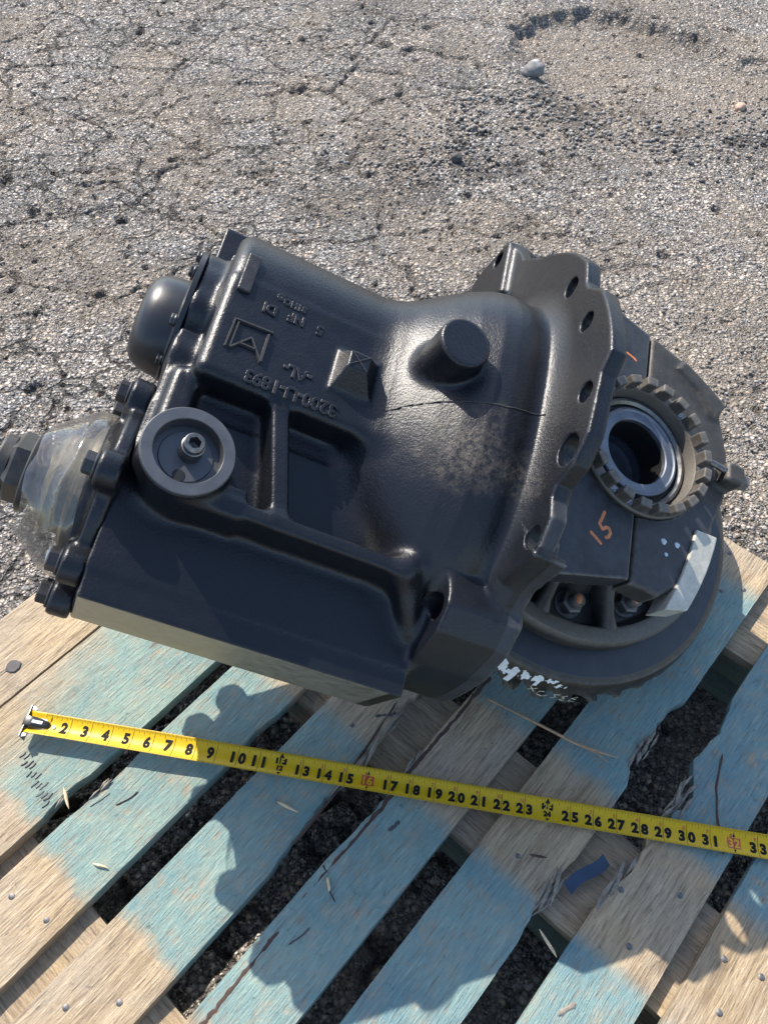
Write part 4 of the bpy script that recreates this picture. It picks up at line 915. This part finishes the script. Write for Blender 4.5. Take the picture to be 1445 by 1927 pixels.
bare_faces(gear, [lambda c, n: (c[:, 2] < -.0008) & (np.hypot(c[:, 0], c[:, 1]) > .222)], [M['gear_rim']])
# worn white paint smear and scribble on the gear's outer bevel
def gear_bevel(a, h, lift=.0004):
    r = np.interp(-h, [.003, .008, .018, .0235, .028, .033, .039], [.2305, .2330, .2375, .2400, .2415, .2430, .2440]) + lift; return (r * math.cos(a), r * math.sin(a), h + lift * .3)
def pol(u, v): return math.atan2(v, u)
m = MB(); NA, NH = 90, 26; a0, a1 = R(-106.5), R(-83.0); vs = [gear_bevel(a0 + (a1 - a0) * i / NA, -.0028 - .027 * j / NH, .00035) for i in range(NA + 1) for j in range(NH + 1)]; fs = []
for i in range(NA):
    for j in range(NH):
        t = i / NA; s = j / NH; c = .18 + .30 * math.sin(t * 5.3) * (1 - t); w = (.30 - .22 * t) * (1.3 if t < .2 else .9) + .34 * mnoise.noise(Vector((t * 14, s * 4, 2))) + .12 * mnoise.noise(Vector((t * 40, s * 12, 2)))
        drip = .95 if .30 < t < .37 else .45 if .62 < t < .66 else 0
        if abs(s - c) < w * .80 or (s > c and s < c + drip + .05 * mnoise.noise(Vector((i * .7, 0, 0))) and drip): a = i * (NH + 1) + j; fs.append((a, a + NH + 1, a + NH + 2, a + 1))
m.add(vs, fs); o = m.build('paint_smear', M['white'], gear, fix=False)
def stroke(pts, frame, w, name, mat, parent, seg=8):
    """a brush stroke: a flat ribbon with slightly raised middle laid on a surface"""
    P = []
    for i in range(len(pts) - 1):
        for k in range(seg): t = k / seg; P.append((pts[i][0] * (1 - t) + pts[i + 1][0] * t, pts[i][1] * (1 - t) + pts[i + 1][1] * t))
    P.append(pts[-1]); vs = []; fs = []
    for i, p in enumerate(P):
        q = P[min(i + 1, len(P) - 1)]; o_ = P[max(i - 1, 0)]; dx, dy = q[0] - o_[0], q[1] - o_[1]; L = math.hypot(dx, dy) or 1; ww = w * (.85 + .3 * mnoise.noise(Vector((i * .6, 1, 0))))
        if i in (0, len(P) - 1): ww *= .6
        for s, h in ((-1, 0), (0, 1), (1, 0)): vs.append(frame(p[0] - dy / L * ww / 2 * s, p[1] + dx / L * ww / 2 * s, h))
    for i in range(len(P) - 1):
        for k in range(2): a = i * 3 + k; fs.append((a, a + 3, a + 4, a + 1))
    return mesh_obj(name, vs, fs, mat, parent, smooth=True)
gb = lambda s, t, h: gear_bevel(R(-92) + s * 1.45, -.0285 + t * 1.45, .0006 + .0002 * h)      # s: angle, t: along the bevel
sc = 1 / .242
for pts in ([(0, 0), (.006 * sc, .005)], [(.006 * sc, 0), (0, .005)], [(.013 * sc, .004), (.009 * sc, .002), (.010 * sc, -.002), (.015 * sc, -.003), (.018 * sc, 0)], [(.027 * sc, .004), (.022 * sc, .003), (.0255 * sc, 0), (.022 * sc, -.003)],
            [(.034 * sc, .004), (.030 * sc, .002), (.0335 * sc, 0), (.030 * sc, -.003), (.035 * sc, -.004)], [(.043 * sc, .004), (.039 * sc, .001), (.044 * sc, 0)], [(.039 * sc, .001), (.039 * sc, -.003), (.045 * sc, -.004)]):
    stroke(pts, gb, .0010, 'scribble', M['cream'], gear)

# ---- differential case with spokes, bolts
m = MB(); m.lathe([(.118, .020), (.130, .004), (.1635, .003), (.1680, .008), (.1700, .0190), (.1735, .0215), (.1865, .0215), (.1900, .0180), (.1912, .0080), (.1920, .0006)], on_gear, 128)
case = m.build('differential_case', M['casting'], carrier, OFF, smooth=True, sharp=40)
m = MB(); m.lathe([(.170, .003), (.118, .003), (.108, .012), (.098, .045), (.090, .075), (.068, .085), (.062, .108)], on_gear, 96); m.build('case_hub', M['casting'], case, smooth=True, sharp=40)
spoke_src = None
for k in range(12):
    a = R(-71 + 30 * k)
    if spoke_src is None:
        pr = [(.080, .010, .060), (.100, .011, .050), (.120, .010, .040), (.140, .0085, .030), (.158, .0095, .024), (.176, .016, .0205)]; vs = []; fs = []; m = MB(); ns = 9
        for r, w, h in pr:
            for j in range(ns): b = PI * j / (ns - 1); vs.append((r, -w * math.cos(b), .001 + (h - .001) * min(1, 1.25 * math.sin(b)) ))
        for i in range(len(pr) - 1):
            for j in range(ns - 1): c = i * ns + j; fs.append((c, c + 1, c + ns + 1, c + ns))
        m.add(vs, fs); spoke_src = m.build('spoke', M['casting'], case, smooth=True, sharp=60); o = spoke_src
        o.data.polygons.foreach_set('use_smooth', [True] * len(o.data.polygons))
    else: o = copy_to(spoke_src, case)
    o.rotation_euler = (0, 0, a)
stud_src = None
for k in range(12):
    a = R(-87 + 31 * k if k < 2 else -87 + 30 * k); p = (.146 * math.cos(a), .146 * math.sin(a), .003)
    b = hex_bolt(case, p, .0115, .0125, 'case_bolt', 'd', rot=.3 + k, mat='phosphate', wash=.0165)
    if k in (0, 1):
        m = MB(); m.lathe([(.0078, .012), (.0078, .0235), (.0070, .0245), (0, .0245)], lambda r, t, h: (p[0] + r * math.cos(t), p[1] + r * math.sin(t), p[2] + h), 24); m.build('stud_end', M['phosphate'], case, smooth=True, sharp=40)
        m = MB(); m.lathe([(.0042, .0247), (.0038, .0251), (0, .0252)], lambda r, t, h: (p[0] - .001 + r * math.cos(t), p[1] + r * 1.3 * math.sin(t), p[2] + h), 14); m.build('paint_dot', M['orange'], case, smooth=True)

# ---- bearing cap
CAPP = np.array([(.0015, -.152), (.036, -.155), (.068, -.130), (.090, -.075), (.113, -.020), (.119, .012), (.115, .045), (.104, .085), (.085, .114), (.058, .135), (.0015, .152)])
def cap_field():
    ax = axes((-.006, -.165, .03), (.178, .195, .140), .002); x = ax[0][:, None, None]; y = ax[1][None, :, None]; z = ax[2][None, None, :]
    d2 = poly_sd(np.broadcast_to(ax[0][:, None], (len(ax[0]), len(ax[1]))).astype(float), np.broadcast_to(ax[1][None, :], (len(ax[0]), len(ax[1]))).astype(float), CAPP).astype(np.float32)[:, :, None]
    f = ext(d2, z, .086, .118, .005); r = np.hypot(x, y); an = np.degrees(np.arctan2(y, x))
    bp = np.array([(.093, .078), (.109, .102), (.086, .116), (.047, .135), (.038, .122), (.068, .105), (.085, .084)])
    b2 = poly_sd(np.broadcast_to(ax[0][:, None], (len(ax[0]), len(ax[1]))).astype(float), np.broadcast_to(ax[1][None, :], (len(ax[0]), len(ax[1]))).astype(float), bp).astype(np.float32)[:, :, None]
    f = smin(f, ext(b2, z, .06, .122, .003), .006)
    lug = sbox(x, y, z, .098, .122, -.004, .020, .09, .139, .005); f = smin(f, lug, .006)
    f = np.maximum(f, -np.maximum(r - .0775, .02 - z)); f = np.maximum(f, -(x - .0012)); return f.astype(np.float32), ax
fB, axB = cap_field(); v, q, n = surface_nets(fB, axB); bcap = grid_mesh('bearing_cap', v, q, M['casting'], carrier, OFF, normals=n)
bare_faces(bcap, [lambda c, n: (n[:, 2] > .95) & (c[:, 1] < -.03) & (c[:, 2] > .11)], [M['phosphate']])
# pale machined bar on the cap
m = MB(); n = 14; vs = []; fs = []
for i in range(n + 1):
    t = i / n; cx_ = .0555 * (1 - t) ** 2 + 2 * .081 * t * (1 - t) + .0895 * t * t; cy_ = -.163 + .097 * t
    for w, z in ((-.0145, .092), (.0145, .090), (.0145, .120), (-.0145, .1215)): vs.append((cx_ + w, cy_ + w * (.30 - .25 * t), z))
for i in range(n):
    a = i * 4; b = a + 4
    for j in range(4): fs.append((a + j, a + (j + 1) % 4, b + (j + 1) % 4, b + j))
fs += [(3, 2, 1, 0), (n * 4, n * 4 + 1, n * 4 + 2, n * 4 + 3)]; m.add(vs, fs); tb = m.build('oil_scoop', M['pale'], carrier, OFF); bv = tb.modifiers.new('bevel', 'BEVEL'); bv.width = .0015; bv.segments = 2; bv.limit_method = 'ANGLE'
# lock pin
m = MB(); m.tube([(.073, .0105, .1335), (.0745, .0104, .1335), (.112, .008, .1325)], [.0030, .0036, .0036], 16); m.build('lock_pin', M['steel_dark'], bcap, smooth=True, sharp=40)
m = MB(); m.lathe([(0, .1115), (.0085, .112), (.009, .114), (.009, .124), (.008, .1265), (0, .127)], lambda r, a, h: (h + .006, .008 + r * math.cos(a), .126 + r * math.sin(a)), 6); m.build('lock_nut', M['phosphate'], bcap, sharp=20)
# castellated adjuster
NTOOTH = 21
m = MB(); m.lathe([(.0765, .112), (.0785, .1195), (.0785, .1225), (.0770, .1245), (.0665, .1245), (.0655, .1225), (.0640, .102), (.0765, .102)], on_gear, 126, closed=True)
adj = m.build('adjuster_ring', M['casting'], carrier, OFF, smooth=True, sharp=30)
tooth_src = None
for k in range(NTOOTH):
    a = R(-24 + 360 / NTOOTH * k)
    if tooth_src is None:
        m = MB(); w = PI / NTOOTH * .68; vs = []
        for z in (.1235, .1385):
            tp = .93 if z > .13 else 1
            for r in (.0672, .0768):
                for t in (-1, -.35, .35, 1): vs.append((r * math.cos(t * w * tp), r * math.sin(t * w * tp), z))
        fs = [(0, 1, 2, 3)[::-1] + (), (0, 4, 5, 1), (1, 5, 6, 2), (2, 6, 7, 3)]
        fs = []
        for q in range(3):
            fs += [(q, q + 1, q + 5, q + 4), (8 + q, 12 + q, 13 + q, 9 + q), (q, 8 + q, 9 + q, q + 1), (4 + q, 5 + q, 13 + q, 12 + q)]
        fs += [(0, 4, 12, 8), (3, 11, 15, 7)]; m.add(vs, fs); tooth_src = m.build('adjuster_tooth', M['casting'], adj); tb = tooth_src.modifiers.new('bevel', 'BEVEL'); tb.width = .0014; tb.segments = 2; o = tooth_src
    else: o = copy_to(tooth_src, adj)
    o.rotation_euler = (0, 0, a)
for k, s in ((4, '10'), (7, '5'), (16, '00'), (13, '20'), (12, '25'), (11, '15'), (10, '10'), (20, '11'), (1, '18'), (15, '05')):
    a = R(-24 + 360 / NTOOTH * (k + .5)); tv, tf = text_verts(s, .0075, .0002, .0002, 0)
    c = (tv[:, :2].min(0) + tv[:, :2].max(0)) / 2; qx, qy = tv[:, 0] - c[0], tv[:, 1] - c[1]; b = a + PI / 2
    o = mesh_obj('stamped_number', np.stack([.0716 * math.cos(a) + qx * math.cos(b) - qy * math.sin(b), .0716 * math.sin(a) + qx * math.sin(b) + qy * math.cos(b), .1246 + tv[:, 2]], 1), tf, M['stampwhite'], adj)
# bearing: cup, dark ring as the rollers' shadow, inner race, case journal
m = MB(); m.lathe([(.0640, .1085), (.0618, .1115), (.0590, .1115), (.0560, .1090), (.0535, .100)], on_gear, 96); brg = m.build('bearing_cup', M['steel_dark'], carrier, OFF, smooth=True, sharp=30)
m = MB(); m.lathe([(.0565, .1040), (.0535, .1060), (.0505, .1040)], on_gear, 96); m.build('roller_shadow_ring', M['phosphate'], brg, smooth=True, sharp=30)
m = MB(); m.lathe([(.0520, .098), (.0508, .1120), (.0500, .1132), (.0478, .1136), (.0466, .1124), (.0462, .1122), (.0382, .1122), (.0370, .1112), (.0365, .100), (.0360, .060), (.030, .05), (0, .049)], on_gear, 96); m.build('bearing_race', M['race'], brg, smooth=True, sharp=25)
m = MB(); m.lathe([(.0363, .1065), (.0360, .030), (0, .028)], on_gear, 64); m.build('axle_bore', M['dark'], brg, smooth=True, sharp=30)  # lining coloured near black for the shade deep in the bore
# paint marks
flat = lambda x, y, h: (x, y, .1188 + .0003 * h)
stroke([(-.0518, -.1155), (-.0368, -.1245)], flat, .0042, 'paint_mark', M['orange'], housing)
stroke([(-.0372, -.0880), (-.0392, -.0955), (-.0422, -.1035), (-.0375, -.1085), (-.0345, -.1050), (-.0305, -.1045), (-.0283, -.1085), (-.0300, -.1140), (-.0345, -.1165)], flat, .0042, 'paint_mark', M['orange'], housing, 5)
stroke([(-.038, .111), (-.030, .110), (-.021, .1075), (-.017, .105)], flat, .0030, 'paint_mark', M['orange'], housing)
for (u, v, r) in ((.037, -.094, .0034), (.054, -.092, .0032), (.041, -.107, .0022)):
    m = MB(); m.lathe([(r, 0), (r * .8, .0004), (0, .0005)], lambda q, a, h: (u + q * (1 + .15 * math.sin(3 * a)) * math.cos(a), v + q * math.sin(a), .1182 + h), 16); m.build('paint_spot', M['bluewhite'], bcap, smooth=True)
